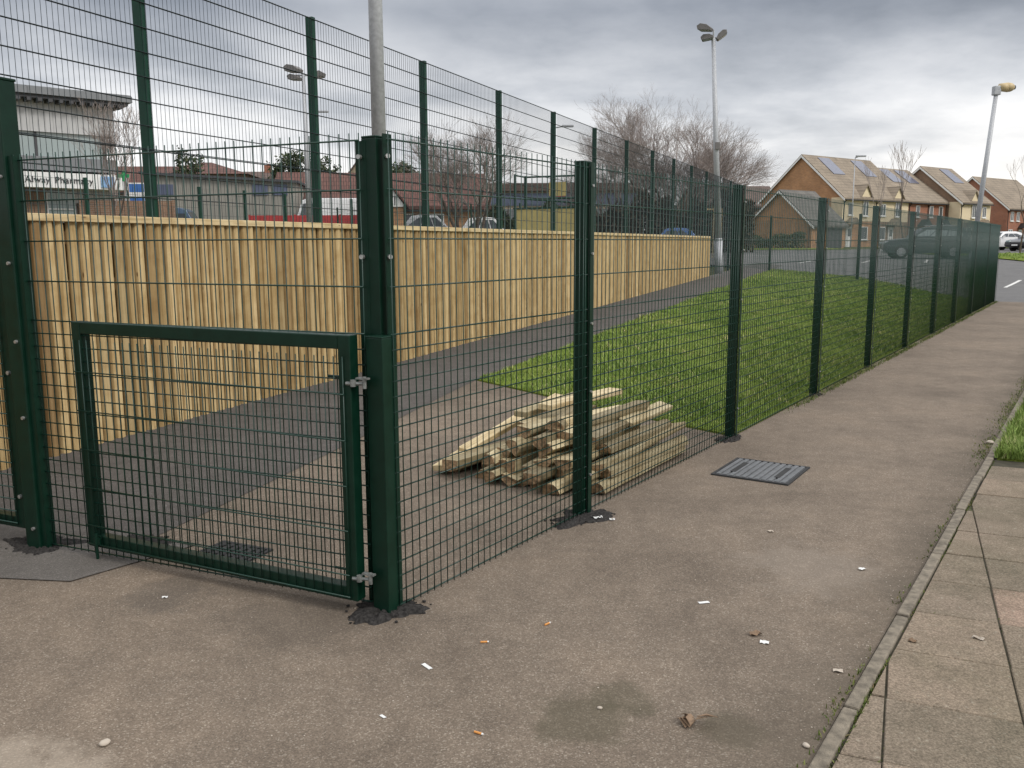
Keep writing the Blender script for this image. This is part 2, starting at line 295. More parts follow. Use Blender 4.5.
# ---------------------------------------------------------------- mesh helpers
class MB:
    def __init__(s): s.v = []; s.f = []; s.mi = []
    def add(s, vs, fs, mi=0):
        o = len(s.v); s.v += [tuple(p) for p in vs]; s.f += [tuple(i+o for i in f) for f in fs]; s.mi += [mi]*len(fs)
    def box(s, c, d, rz=0.0, mi=0, M4=None):
        hx, hy, hz = d[0]/2, d[1]/2, d[2]/2; ca, sa = math.cos(rz), math.sin(rz)
        vs = []
        for z in (-hz, hz):
            for x, y in ((-hx, -hy), (hx, -hy), (hx, hy), (-hx, hy)):
                vs.append((c[0]+x*ca-y*sa, c[1]+x*sa+y*ca, c[2]+z))
        if M4: vs = [tuple(M4 @ Vector(v)) for v in vs]
        s.add(vs, [(0, 3, 2, 1), (4, 5, 6, 7), (0, 1, 5, 4), (1, 2, 6, 5), (2, 3, 7, 6), (3, 0, 4, 7)], mi)
    def b2(s, x0, x1, y0, y1, z0, z1, mi=0):
        s.box(((x0+x1)/2, (y0+y1)/2, (z0+z1)/2), (x1-x0, y1-y0, z1-z0), 0, mi)
    def tube(s, p0, p1, r0, r1=None, n=6, caps=True, mi=0):
        if r1 is None: r1 = r0
        p0 = Vector(p0); p1 = Vector(p1); d = p1-p0
        if d.length < 1e-9: return
        d.normalize(); a = Vector((0, 0, 1)) if abs(d.z) < 0.9 else Vector((1, 0, 0))
        u = d.cross(a).normalized(); v = d.cross(u)
        vs = []
        for p, r in ((p0, r0), (p1, r1)):
            for i in range(n):
                t = 2*math.pi*i/n; vs.append(p+u*(r*math.cos(t))+v*(r*math.sin(t)))
        fs = [(i, (i+1) % n, n+(i+1) % n, n+i) for i in range(n)]
        if caps: fs += [tuple(range(n-1, -1, -1)), tuple(range(n, 2*n))]
        s.add(vs, fs, mi)
    def prism(s, poly, z0, z1, mi=0):      # poly: list of xy (ccw)
        n = len(poly)
        s.add([(x, y, z0) for x, y in poly]+[(x, y, z1) for x, y in poly], [tuple(range(n-1, -1, -1)), tuple(range(n, 2*n))]+[(i, (i+1) % n, n+(i+1) % n, n+i) for i in range(n)], mi)
    def prism_y(s, poly, y0, y1, mi=0):    # poly: list of xz
        n = len(poly)
        s.add([(x, y0, z) for x, z in poly]+[(x, y1, z) for x, z in poly], [tuple(range(n)), tuple(range(2*n-1, n-1, -1))]+[((i+1) % n, i, n+i, n+(i+1) % n) for i in range(n)], mi)
    def prism_x(s, poly, x0, x1, mi=0):    # poly: list of yz
        n = len(poly)
        s.add([(x0, y, z) for y, z in poly]+[(x1, y, z) for y, z in poly], [tuple(range(n-1, -1, -1)), tuple(range(n, 2*n))]+[(i, (i+1) % n, n+(i+1) % n, n+i) for i in range(n)], mi)
    def blob(s, c, r, seed=0, sub=1, squash=(1, 1, 1), jit=0.2, mi=0):
        bm = bmesh.new(); bmesh.ops.create_icosphere(bm, subdivisions=sub, radius=1); rr = random.Random(seed)
        vs = [(c[0]+v.co.x*r*squash[0]*(1+rr.uniform(-jit, jit)), c[1]+v.co.y*r*squash[1]*(1+rr.uniform(-jit, jit)), c[2]+v.co.z*r*squash[2]*(1+rr.uniform(-jit, jit))) for v in bm.verts]
        fs = [tuple(v.index for v in f.verts) for f in bm.faces]; bm.free(); s.add(vs, fs, mi)
    def build(s, name, mats, parent=None, smooth=False, bevel=0.0, recalc=True):
        me = bpy.data.meshes.new(name); me.from_pydata(s.v, [], s.f)
        if not isinstance(mats, (list, tuple)): mats = [mats]
        for m in mats: me.materials.append(m)
        if len(mats) > 1: me.polygons.foreach_set('material_index', s.mi)
        if bevel or recalc:
            bm = bmesh.new(); bm.from_mesh(me)
            if recalc: bmesh.ops.recalc_face_normals(bm, faces=bm.faces)
            if bevel: bmesh.ops.bevel(bm, geom=[e for e in bm.edges], offset=bevel, segments=2, affect='EDGES', profile=0.5)
            bm.to_mesh(me); bm.free()
        if smooth: me.polygons.foreach_set('use_smooth', [True]*len(me.polygons))
        o = bpy.data.objects.new(name, me); COL.objects.link(o)
        if parent: o.parent = parent
        return o
def tag(o, label=None, cat=None, group=None, kind=None):
    if label: o['label'] = label
    if cat: o['category'] = cat
    if group: o['group'] = group
    if kind: o['kind'] = kind
    return o
def empty(name, loc, rz=0.0, label=None, cat=None, group=None):
    o = bpy.data.objects.new(name, None); COL.objects.link(o); o.location = loc; o.rotation_euler = (0, 0, rz); o.empty_display_size = 0.2
    return tag(o, label, cat, group)

# ---------------------------------------------------------------- the lie of the land
FA = 0.592                                   # heading of the long green fence, clockwise from +Y
FD = Vector((math.sin(FA), math.cos(FA))); FN = Vector((math.cos(FA), -math.sin(FA)))   # along it / towards the footpath
C0 = Vector((-0.502, 3.68))
def sm(x): x = min(1.0, max(0.0, x)); return x*x*(3-2*x)
def T(x, y):
    g = 0.0185*max(0.0, min(y, 40.0)-6.0)+0.0115*max(0.0, min(y, 92.0)-40.0)
    if y <= 4: g = 0.0
    elif y < 10: g = 0.074*sm((y-4)/6.0)**1.3
    s = -((x-C0.x)*FN.x+(y-C0.y)*FN.y)
    left = 0.035*max(0.0, min(y, 92.0)-30.0)*sm((6.0-x)/12.0)      # the ground climbs towards the left behind the court
    return g*max(sm(s/5.0), sm((y-26.0)/26.0))+left
def fp(t, off=0.0, z=None):                  # a point along the long fence, off metres towards the footpath
    x, y = C0.x+FD.x*t+FN.x*off, C0.y+FD.y*t+FN.y*off
    return (x, y, T(x, y) if z is None else z)

def axis_pts(lo, hi, fine_lo, fine_hi, step):
    a = list(np.arange(fine_lo, fine_hi+1e-6, step)); d = step; x = fine_hi
    while x < hi: d *= 1.5; x = min(hi, x+d); a.append(x)
    d = step; x = fine_lo; pre = []
    while x > lo: d *= 1.5; x = max(lo, x-d); pre.append(x)
    return [float(v) for v in pre[::-1]+a]
def sheet(name, planes, box, off, m, step=0.5, label=None, thick=0.0):
    """a sheet over the land: the box cut by half planes (point, outward normal)"""
    x0, x1, y0, y1 = box
    xs = np.arange(math.floor(x0/step), math.ceil(x1/step)+1)*step; ys = np.arange(math.floor(y0/step), math.ceil(y1/step)+1)*step
    bm = bmesh.new(); g = [[bm.verts.new((float(x), float(y), 0)) for x in xs] for y in ys]
    for j in range(len(ys)-1):
        for i in range(len(xs)-1): bm.faces.new((g[j][i], g[j][i+1], g[j+1][i+1], g[j+1][i]))
    pl = list(planes)+[((x0, 0), (-1, 0)), ((x1, 0), (1, 0)), ((0, y0), (0, -1)), ((0, y1), (0, 1))]
    for p, n in pl:
        bmesh.ops.bisect_plane(bm, geom=bm.verts[:]+bm.edges[:]+bm.faces[:], plane_co=(p[0], p[1], 0), plane_no=(n[0], n[1], 0), clear_outer=True, dist=1e-5)
    for v in bm.verts: v.co.z = T(v.co.x, v.co.y)+off
    if thick:
        e = [ed for ed in bm.edges if ed.is_boundary]
        r_ = bmesh.ops.extrude_edge_only(bm, edges=e)
        for v in [q for q in r_['geom'] if isinstance(q, bmesh.types.BMVert)]: v.co.z -= thick
    me = bpy.data.meshes.new(name); bm.to_mesh(me); bm.free(); me.materials.append(m)
    o = bpy.data.objects.new(name, me); COL.objects.link(o); o['kind'] = 'structure'
    if label: o['label'] = label
    return o

# ground sheet to the horizon
xs = axis_pts(-2500, 2500, -30, 90, 2.0); ys = axis_pts(-400, 4000, -10, 140, 2.0)
b = MB(); nx = len(xs)
for y in ys:
    for x in xs: b.v.append((x, y, T(x, y)-0.06))
for j in range(len(ys)-1):
    for i in range(nx-1): b.f.append((j*nx+i, j*nx+i+1, (j+1)*nx+i+1, (j+1)*nx+i)); b.mi.append(0)
o = b.build('ground', M['earth'], recalc=False); o['kind'] = 'structure'

KS = 1.83                                    # width of the footpath, fence to kerb
kp = C0+FN*KS
WD = Vector((math.sin(0.4018), math.cos(0.4018))); WN = Vector((math.cos(0.4018), -math.sin(0.4018)))   # sports court fence line
W0 = Vector((-2.150, 10.016))                 # a post of the tall fence
Q = W0+WD*(12*2.525)                         # last post of the tall fence
E_ = C0+FD*24.45                             # last post of the long fence
tend = C0+FD*24.6
sheet('tarmac_path', [((kp.x, kp.y), (FN.x, FN.y)), ((tend.x, tend.y), (FD.x, FD.y))], (-16, 18, -8, 40), 0.0, M['tarmac'])
# darker strip beside the timber fence
wl = W0+WN*0.10
le = W0+WN*1.62
sheet('dark_tarmac_strip', [((le.x, le.y), (WN.x, WN.y)), ((wl.x, wl.y), (-WN.x, -WN.y))], (-7, 12, 10.0, 44), 0.004, M['tarmac_dark'])
sheet('dark_tarmac_strip', [((-0.42, 10.0), (0.96, -0.285)), ((wl.x, wl.y), (-WN.x, -WN.y)), ((-1.9, 4.75), (0.45, -0.89))], (-7, 12, 4.2, 10.0), 0.004, M['tarmac_dark'])
# lawn between strip and fence
qe = (E_-Q).normalized(); qn = Vector((-qe.y, qe.x))
lf0 = Vector((-0.43, 10.03)); lf1 = Vector((1.87, 7.2)); lfd = (lf1-lf0).normalized(); lfn = Vector((lfd.y, -lfd.x))
lin = C0-FN*0.03
lawn_planes = [((le.x, le.y), (-WN.x, -WN.y)), ((lin.x, lin.y), (FN.x, FN.y)), ((lf0.x, lf0.y), (lfn.x, lfn.y)), ((Q.x, Q.y), (qn.x, qn.y))]
sheet('lawn', lawn_planes, (-2, 16, 6, 40), 0.018, M['lawn'], thick=0.05)
# car park and road beyond
sheet('car_park', [((Q.x, Q.y), (-qn.x, -qn.y)), ((tend.x, tend.y), (-FD.x, -FD.y))], (8, 130, 18, 76), 0.0, M['tarmac_road'], step=1.0)
sheet('grass_verge', [], (26.5, 110, 44.0, 58), 0.05, M['lawn'], step=1.0)
sheet('garage_verge', [], (19, 28.5, 74, 80), 0.05, M['lawn'], step=1.0)
sheet('frontage_verge', [((34, 84), (-0.6*0-0.6, -0.0))], (30, 110, 77, 86), 0.05, M['lawn'], step=1.0)
# slabs and roadside grass right of the kerb
sheet('paving_bed', [((kp.x, kp.y), (-FN.x, -FN.y))], (-4, 9, -6, 12), -0.003, M['joint'])
vs0 = Vector((3.55, 6.44))
SA = R(24.0); SD = Vector((math.sin(SA), math.cos(SA))); SN = Vector((math.cos(SA), -math.sin(SA)))
kin = C0+FN*(KS+0.075)
sheet('roadside_verge', [((kin.x, kin.y), (-FN.x, -FN.y)), ((vs0.x-SD.x*.012, vs0.y-SD.y*.012), (-SD.x, -SD.y)), ((tend.x, tend.y), (FD.x, FD.y))], (2, 40, 4, 30), 0.022, M['lawn'], thick=0.05)
sheet('pavement_far', [], (40.5, 41, 4, 4.5), -0.3, M['earth'])
bpy.data.objects.remove(bpy.data.objects['pavement_far'])

# ---- kerb edging: precast lengths
b = MB(); t = -8.0; kk = 0; kr = random.Random(5)
while t < 24.4:
    L = 0.915; a = C0+FD*(t+L/2)+FN*(KS+0.027+kr.uniform(-.004, .004))
    b.box((a.x, a.y, T(a.x, a.y)-0.06+kr.uniform(-.003, .003)), (0.050, L-0.012, 0.15), -FA+kr.uniform(-.004, .004)); t += L
o = b.build('kerb', M['kerb'], bevel=0.006); tag(o, kind='structure')

# ---- paving slabs: a grid 430 mm square laid at 24 degrees, cut along the kerb
def clip(poly, p, n):
    out = []
    for i in range(len(poly)):
        a, c = poly[i], poly[(i+1) % len(poly)]
        da = (a-p).dot(n); dc = (c-p).dot(n)
        if da <= 0: out.append(a)
        if da*dc < 0: out.append(a+(c-a)*(da/(da-dc)))
    return out
b = MB(); o0 = Vector((1.5, 3.31)); G_ = 0.43; sr = random.Random(11)
for i in range(-9, 16):
    for j in range(-26, 8):
        zt = 0.006+sr.uniform(-.003, .003); g = 0.0028+sr.uniform(0, .0012)
        shift = 0.0
        p = o0+SN*(i*G_)+SD*(j*G_)
        poly = [p+SN*g+SD*g, p+SN*(G_-g)+SD*g, p+SN*(G_-g)+SD*(G_-g), p+SN*g+SD*(G_-g)]
        poly = [q_+Vector((sr.uniform(-.0022, .0022), sr.uniform(-.0022, .0022))) for q_ in poly]; poly = clip(poly, C0+FN*(KS+0.063+sr.uniform(0, .004)), -FN)
        if len(poly) < 3: continue
        poly = clip(poly, vs0, SD)
        if len(poly) < 3: continue
        ar = abs(sum(poly[k].x*poly[(k+1) % len(poly)].y-poly[(k+1) % len(poly)].x*poly[k].y for k in range(len(poly))))/2
        if ar < 0.0015: continue
        c = sum(poly, Vector((0, 0)))/len(poly); tl = sr.uniform(-.004, .004)
        n = len(poly); top = [(q.x, q.y, zt+tl*(q-c).dot(SN)) for q in poly]; ins = [c+(q-c)*0.985 for q in poly]
        b.add([(q.x, q.y, -0.05) for q in poly]+[(x, y, z-0.004) for x, y, z in top]+[(q.x, q.y, top[k][2]) for k, q in enumerate(ins)],
              [(k, (k+1) % n, n+(k+1) % n, n+k) for k in range(n)]+[(n+k, n+(k+1) % n, 2*n+(k+1) % n, 2*n+k) for k in range(n)]+[tuple(range(2*n, 3*n))])
o = b.build('pavement', M['slab'], recalc=False); tag(o, kind='structure')

# ---- painted bay lines
def stripe(name, a, c, wid, m=M['mark'], off=0.012):
    a = Vector(a); c = Vector(c); d = (c-a).normalized(); n = Vector((-d.y, d.x))*wid/2; k = 6; b = MB()
    for i in range(k+1):
        p = a+(c-a)*(i/k)
        for q in (p+n, p-n): b.v.append((q.x, q.y, T(q.x, q.y)+off))
    for i in range(k): b.f.append((2*i, 2*i+1, 2*i+3, 2*i+2)); b.mi.append(0)
    o = b.build(name, m, recalc=False); o['kind'] = 'structure'; return o
stripe('bay_line', (17.1, 30.6), (19.8, 34.4), 0.12)
stripe('bay_line', (13.6, 42.0), (16.0, 46.5), 0.12); stripe('bay_line', (16.6, 42.0), (19.0, 46.5), 0.12); stripe('bay_line', (19.6, 42.0), (21.8, 46.5), 0.12)
stripe('bay_line', (12.0, 55.0), (20.5, 58.0), 0.12)

# ---- flat irregular patches: tar collars round posts, patch of newer tarmac
def patch(name, cx_, cy_, rx, ry, rz, m, seed, z=0.004, n=64, jit=0.30, hump=0.012, kind='structure', label=None):
    rr = random.Random(seed); b = MB(); ca, sa = math.cos(rz), math.sin(rz)
    rad = [1+rr.uniform(-jit, jit) for _ in range(n)]; ph_ = rr.uniform(0, 6); rad = [(rad[i]*2+rad[i-1]+rad[(i+1) % n])/4*(1+.16*math.sin(3*2*math.pi*i/n+ph_)+.1*math.sin(5*2*math.pi*i/n+2*ph_)) for i in range(n)]
    rings = [(1.0, -0.5), (0.90, 0.7), (0.5, 1.0)]
    b.v.append((cx_, cy_, T(cx_, cy_)+z+hump))
    for k, (q, hh) in enumerate(rings):
        for i in range(n):
            a = 2*math.pi*i/n; x = rx*rad[i]*q*math.cos(a); y = ry*rad[i]*q*math.sin(a)
            X, Y = cx_+x*ca-y*sa, cy_+x*sa+y*ca
            b.v.append((X, Y, T(X, Y)+z+hump*hh*(1+rr.uniform(-.7, .7))))
    for i in range(n):
        j = (i+1) % n
        b.f.append((0, 1+2*n+i, 1+2*n+j))
        for k in (0, 1): b.f.append((1+k*n+i, 1+k*n+j, 1+(k+1)*n+j, 1+(k+1)*n+i))
    b.mi = [0]*len(b.f)
    if name == 'tar_collar':
        for i in range(34):
            a = rr.uniform(0, 6.283); q = rr.uniform(.55, 1.25); x = rx*q*math.cos(a); y = ry*q*math.sin(a); X, Y = cx_+x*ca-y*sa, cy_+x*sa+y*ca; r_ = rr.uniform(.003, .010)
            b.blob((X, Y, T(X, Y)+z+(hump*.6 if q < .9 else 0)+r_*.3), r_, i+seed*50, 1, (1, 1, .6), .25)
    o = b.build(name, m, smooth=True); o['kind'] = kind
    return o
patch('tar_collar', -0.57, 3.69, 0.17, 0.11, R(15), M['tar'], 1, hump=0.018)
patch('tar_collar', *fp(1.62, 0.0)[:2], 0.20, 0.12, R(40), M['tar'], 2)
patch('tar_collar', *fp(4.15, -0.02)[:2], 0.15, 0.08, R(56), M['tar'], 3)
patch('tar_collar', -2.56, 4.58, 0.20, 0.14, R(-20), M['tar'], 4)
patch('tar_collar', -2.02, 4.62, 0.16, 0.11, R(-20), M['tar'], 9, hump=0.006)
for k in range(3, 10):
    patch('tar_collar', *fp(1.64+2.53*(k-1), -0.02)[:2], 0.13, 0.07, R(56), M['tar'], 10+k)
b = MB()
for x, y in ((-3.6, 4.35), (-2.54, 4.10), (-2.14, 4.05), (-1.72, 4.56), (-2.2, 4.78), (-3.6, 5.4)): b.v.append((x, y, 0.006))
b.f = [tuple(range(6))]; b.mi = [0]; o = b.build('tarmac_patch', M['patch']); o['kind'] = 'structure'

# ---------------------------------------------------------------- long green mesh fence
BOLT_Z = (0.25, 0.75, 1.15, 1.55, 1.93)
def mesh_panel(p0, p1, z0, up, name, parent, zlist, vs=0.05, rv=0.0027, rh=0.0031, twin=0, m=None, top_ext=0.03, nv=6, base0=None, base1=None):
    """welded mesh panel between two plan points; z0 bottom, zlist heights of the horizontals"""
    p0 = Vector(p0); p1 = Vector(p1); L = (p1-p0).length; d = (p1-p0)/L; n = Vector((-d.y, d.x)); b = MB()
    ba = z0 if base0 is None else base0; bb = z0 if base1 is None else base1
    cnt = int(round(L/vs)); st = L/cnt
    zt = max(zlist)
    for i in range(cnt+1):
        s = min(L-0.004, max(0.004, i*st)); q = p0+d*s; bz = ba+(bb-ba)*s/L
        b.tube((q.x, q.y, bz-0.012), (q.x, q.y, bz+zt+top_ext), rv, n=nv)
    for z in zlist:
        for sgn in ((-1, 1) if twin else (1,)):
            a = p0+n*(sgn*(twin or 0.0055)); c = p1+n*(sgn*(twin or 0.0055))
            b.tube((a.x, a.y, ba+z), (c.x, c.y, bb+z), rh*(1.3 if z > 1.19 or z == 0 else 1.08), n=nv)
    o = b.build(name, m or M['wire'], parent, smooth=True)
    return o
REB = [k*0.0667 for k in range(19)]+[1.4, 1.6, 1.8, 2.0]      # dense to 1.2 m, then 200 mm
fence = empty('mesh_fence', fp(0, 0), 0, 'long dark green mesh fence beside the footpath, from the gate corner to the car park', 'fence')
bpy.context.view_layer.update()
def parented(o, par):       # keep world placement of a mesh built in world coordinates
    o.parent = par; o.matrix_parent_inverse = Matrix.Translation(-Vector(par.location)); return o
tp = [0.0]+[1.64+2.53*k for k in range(10)]
def post_mesh(x, y, z, h, rz, sx=0.08, sy=0.06, cap=True):
    b = MB(); b.box((x, y, z+h/2-0.05), (sx, sy, h+0.1), rz); o = b.build('post', M['green'], bevel=0.003)
    c = MB(); c.box((x, y, z+h+0.004), (sx+0.003, sy+0.006, 0.012), rz); c = c.build('post_cap', M['green'], bevel=0.003); c.parent = o
    return o
for k in range(1, 11):
    x, y, z = fp(tp[k]+0.032, -0.034); z = T(*fp(tp[k], 0)[:2])
    parented(post_mesh(x, y, z, 2.055, -FA-math.pi/2, 0.08, 0.06), fence)
    cl = MB(); x, y, _ = fp(tp[k]+0.060, 0.014); cl.box((x, y, z+1.03), (0.036, 0.005, 2.06), -FA+math.pi/2); parented(cl.build('clamp_bar', M['green']), fence)
    if k <= 6:
        for bz in BOLT_Z:
            bo = MB(); a = fp(tp[k]+0.060, 0.015, z+bz); c = fp(tp[k]+0.060, 0.026, z+bz); bo.tube(a, c, 0.008, n=8); parented(bo.build('bolt', M['zinc']), fence)
for k in range(10):
    a = fp(tp[k]+(0.0 if k == 0 else 0.01), 0); c = fp(tp[k+1]-0.005, 0)
    parented(mesh_panel(a[:2], c[:2], 0, 0, 'mesh_panel', None, REB, base0=a[2]+0.03, base1=c[2]+0.03), fence)

# corner post with its two clamp angles
cp = empty('corner_post', (-0.566, 3.77, 0), 0, 'tall dark green corner post where the long fence meets the short panel', 'post')
b = MB(); b.box((0, 0, 0.985), (0.08, 0.08, 2.11), -FA); b.build('post', M['green'], cp, bevel=0.003)
b = MB(); b.box((0, 0, 2.045), (0.083, 0.083, 0.010), -FA); b.build('cap', M['green'], cp, bevel=0.004)
b = MB(); b.box((0.055, -0.040, 1.03), (0.050, 0.007, 2.05), -FA+math.pi/2); b.build('clamp_bar', M['green'], cp)
b = MB(); b.box((-0.058, -0.012, 1.02), (0.050, 0.007, 2.02), R(-23)); b.build('clamp_bar', M['green'], cp)
for bz in (1.555, 1.965):
    b = MB(); b.tube((-0.060, -0.020, bz), (-0.066, -0.037, bz), 0.010, n=8); b.build('bolt', M['zinc'], cp)
    b = MB(); b.tube((0.052, -0.047, bz), (0.062, -0.063, bz), 0.010, n=8); b.build('bolt', M['zinc'], cp)

# short panel left of the corner
LD = Vector((-0.918, 0.396)); LDa = math.atan2(LD.y, LD.x); LNf = Vector((-0.396, -0.918))    # LNf points to the camera side
pA = C0+LD*0.133; pB = C0+LD*2.18
sp = empty('mesh_panel_fence', (pA.x, pA.y, 0), 0, 'short dark green mesh fence panel standing behind the low gate', 'fence')
parented(mesh_panel(pA, pB, 0.03, 0, 'mesh_panel', None, REB), sp)
# tall gate post on the left
lp = pB+LD*0.03+(-LNf)*0.0
gp_ = empty('gate_post', (lp.x, lp.y, 0), LDa, 'tall dark green gate post at the left, taller than the mesh panel bolted to it', 'post')
b = MB(); b.box((0.02, 0.0, 1.17), (0.10, 0.10, 2.50), 0); b.build('post', M['green'], gp_, bevel=0.006)
b = MB(); b.box((0.02, 0, 2.425), (0.108, 0.108, 0.014), 0); b.build('cap', M['green'], gp_, bevel=0.004)
b = MB(); b.box((-0.045, 0.03, 1.03), (0.045, 0.006, 2.04), 0); b.box((-0.066, 0.005, 1.03), (0.005, 0.055, 2.04), 0); b.build('clamp_angle', M['green'], gp_)
for bz in (0.12, 0.72, 1.12, 1.52, 1.95):
    b = MB(); b.tube((0.0, 0.048, bz), (0.0, 0.062, bz), 0.009, n=8); b.build('bolt', M['zinc'], gp_)
# tall gate leaf further left
tg0 = lp+LD*0.085
tg = empty('tall_gate', (tg0.x, tg0.y, 0), LDa, 'tall dark green gate leaf of mesh in a box frame at the left edge', 'gate')
b = MB(); z0, z1, WL = 0.10, 2.38, 1.20
b.b2(0.0, 0.08, -0.03, 0.03, z0, z1); b.b2(WL-0.08, WL, -0.03, 0.03, z0, z1); b.b2(0.08, WL-0.08, -0.029, 0.029, z0, z0+0.06); b.b2(0.08, WL-0.08, -0.029, 0.029, z1-0.06, z1)
b.build('frame', M['green'], tg, bevel=0.004)
o = mesh_panel((0.05, 0.036), (WL-0.05, 0.036), z0+0.03, 0, 'mesh_infill', tg, [k*0.0667 for k in range(18)]+[1.2, 1.4, 1.6, 1.8, 2.0, 2.2], top_ext=0.0)
for bz in (0.28, 0.95, 1.62, 2.2):
    b = MB(); b.tube((0.02, 0.029, bz), (0.02, 0.042, bz), 0.011, n=8); b.build('bolt', M['zinc'], tg)
gp2 = empty('gate_post', tuple((tg0+LD*(WL+0.08)))+(0,), LDa, 'tall dark green gate post beyond the tall gate leaf', 'post')
b = MB(); b.box((0, 0, 1.17), (0.10, 0.10, 2.50), 0); b.build('post', M['green'], gp2, bevel=0.006)
b = MB(); b.box((0, 0, 2.425), (0.108, 0.108, 0.014), 0); b.build('cap', M['green'], gp2, bevel=0.004)

# stub post that carries the low gate
st_ = empty('hinge_post', (-0.552, 3.695, 0), -FA, 'short stout green hinge post in front of the corner post, carrying the low gate', 'post')
b = MB(); b.box((0, 0, 0.58), (0.092, 0.092, 1.28), 0); b.build('post', M['green'], st_, bevel=0.003)
b = MB(); b.box((0, 0, 1.223), (0.094, 0.094, 0.008), 0); b.build('cap', M['green'], st_, bevel=0.003)
# low gate, folded back against the panel
h0_ = Vector((-0.665, 3.675)); h1_ = Vector((-2.20, 4.43)); GD = (h1_-h0_).normalized(); GW = (h1_-h0_).length
lg = empty('low_gate', (h0_.x, h0_.y, 0), math.atan2(GD.y, GD.x), 'low dark green mesh gate with a box frame in front of the mesh panel', 'gate')
z0, z1, fw = 0.062, 1.232, 0.062
b = MB(); b.b2(0.0, fw, -0.03, 0.03, z0, z1); b.b2(GW-fw, GW, -0.03, 0.03, z0, z1); b.b2(fw, GW-fw, -0.0295, 0.0295, z0, z0+0.062); b.b2(fw, GW-fw, -0.0295, 0.0295, z1-0.06, z1-0.001)
b.build('frame', M['green'], lg, bevel=0.004)
mesh_panel((0.03, 0.037), (GW-0.012, 0.037), z0+0.02, 0, 'mesh_infill', lg, [0.10+0.2*k for k in range(5)]+[0.0], top_ext=0.16, twin=0)
b = MB(); b.tube((GW-0.08, 0.045, 0.0), (GW-0.08, 0.045, 0.14), 0.008, n=8); b.box((GW-0.08, 0.036, 0.10), (0.05, 0.02, 0.03)); b.build('drop_bolt', M['green'], lg)
for hz in (1.03, 0.17):
    h_ = MB(); h_.tube((0.02, 0.036, hz), (-0.055, 0.012, hz), 0.008, n=8); h_.tube((-0.012, 0.028, hz-0.012), (-0.012, 0.028, hz+0.016), 0.013, n=10); h_.box((-0.05, 0.012, hz+0.022), (0.06, 0.022, 0.007)); h_.tube((-0.06, 0.015, hz-0.02), (-0.06, 0.015, hz+0.03), 0.009, n=8); h_.build('hinge', M['hinge'], lg)
    h_ = MB(); h_.tube((0.065, 0.0, hz+0.02), (0.14, 0.0, hz+0.02), 0.006, n=8); h_.build('hinge_bolt', M['green'], lg)

# ---------------------------------------------------------------- timber kickboard fence
wt0 = -7.2; wt1 = 9*2.525+0.1
wf0 = W0+WN*0.10
wf = empty('timber_fence', (wf0.x, wf0.y, 0), math.atan2(WD.y, WD.x), 'new yellow timber fence of close upright half round boards with a cap rail', 'fence')
TOPZ = 1.844
b = MB(); br_ = random.Random(3); t = wt0
while t < wt1:
    wd = 0.108+br_.uniform(-.010, .010); gx = br_.choice((0.018, 0.021, 0.024, 0.028)); yo = br_.uniform(-.006, .004)
    X, Y = wf0.x+WD.x*(t+wd/2), wf0.y+WD.y*(t+wd/2); zb = T(X, Y)-0.02; zt = TOPZ-0.055+br_.uniform(-.002, .001)
    n = 6; prof = []
    dep = 0.036+br_.uniform(-.006, .008); lean = br_.uniform(-.003, .003)
    for i in range(n+1):
        a = math.pi*i/n; prof.append((t+wd/2-(wd-gx)/2*math.cos(a), -dep*math.sin(a)**0.9 if 0 < i < n else 0.0))
    prof = prof+[(t+wd/2+(wd-gx)/2, 0.012), (t+wd/2-(wd-gx)/2, 0.012)]
    k = len(prof); levels = [zb, (zb*2+zt)/3, (zb+2*zt)/3, zt]
    vs_ = []
    for li, z in enumerate(levels):
        dx = br_.uniform(-.0015, .0015)+lean*li
        vs_ += [(px+dx, py+yo, z) for px, py in prof]
    fs = [(l*k+i, l*k+(i+1) % k, (l+1)*k+(i+1) % k, (l+1)*k+i) for l in range(3) for i in range(k)]
    fs += [tuple(range(k-1, -1, -1)), tuple(range(3*k, 4*k))]
    b.add(vs_, fs); t += wd
bo = b.build('boards', M['boards'], wf)
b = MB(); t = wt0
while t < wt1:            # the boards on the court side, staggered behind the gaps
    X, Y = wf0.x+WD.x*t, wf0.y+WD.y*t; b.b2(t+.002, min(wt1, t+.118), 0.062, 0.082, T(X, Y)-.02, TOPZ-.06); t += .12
b.build('rear_boards', M['shade_tinted_rail'], wf)  # same wood as the front boards, coloured darker to paint shade in the gaps
b = MB(); t = wt0
while t < wt1:
    L = min(2.4, wt1-t); b.b2(t+0.002, t+L-0.002, -0.062, 0.062, TOPZ-0.055, TOPZ); t += L
b.build('cap_rail', M['caprail'], wf, bevel=0.004)
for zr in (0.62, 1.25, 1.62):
    b = MB(); b.b2(wt0, wt1, 0.014, 0.060, zr, zr+0.1); b.build('back_rail', M['shade_tinted_rail'], wf)

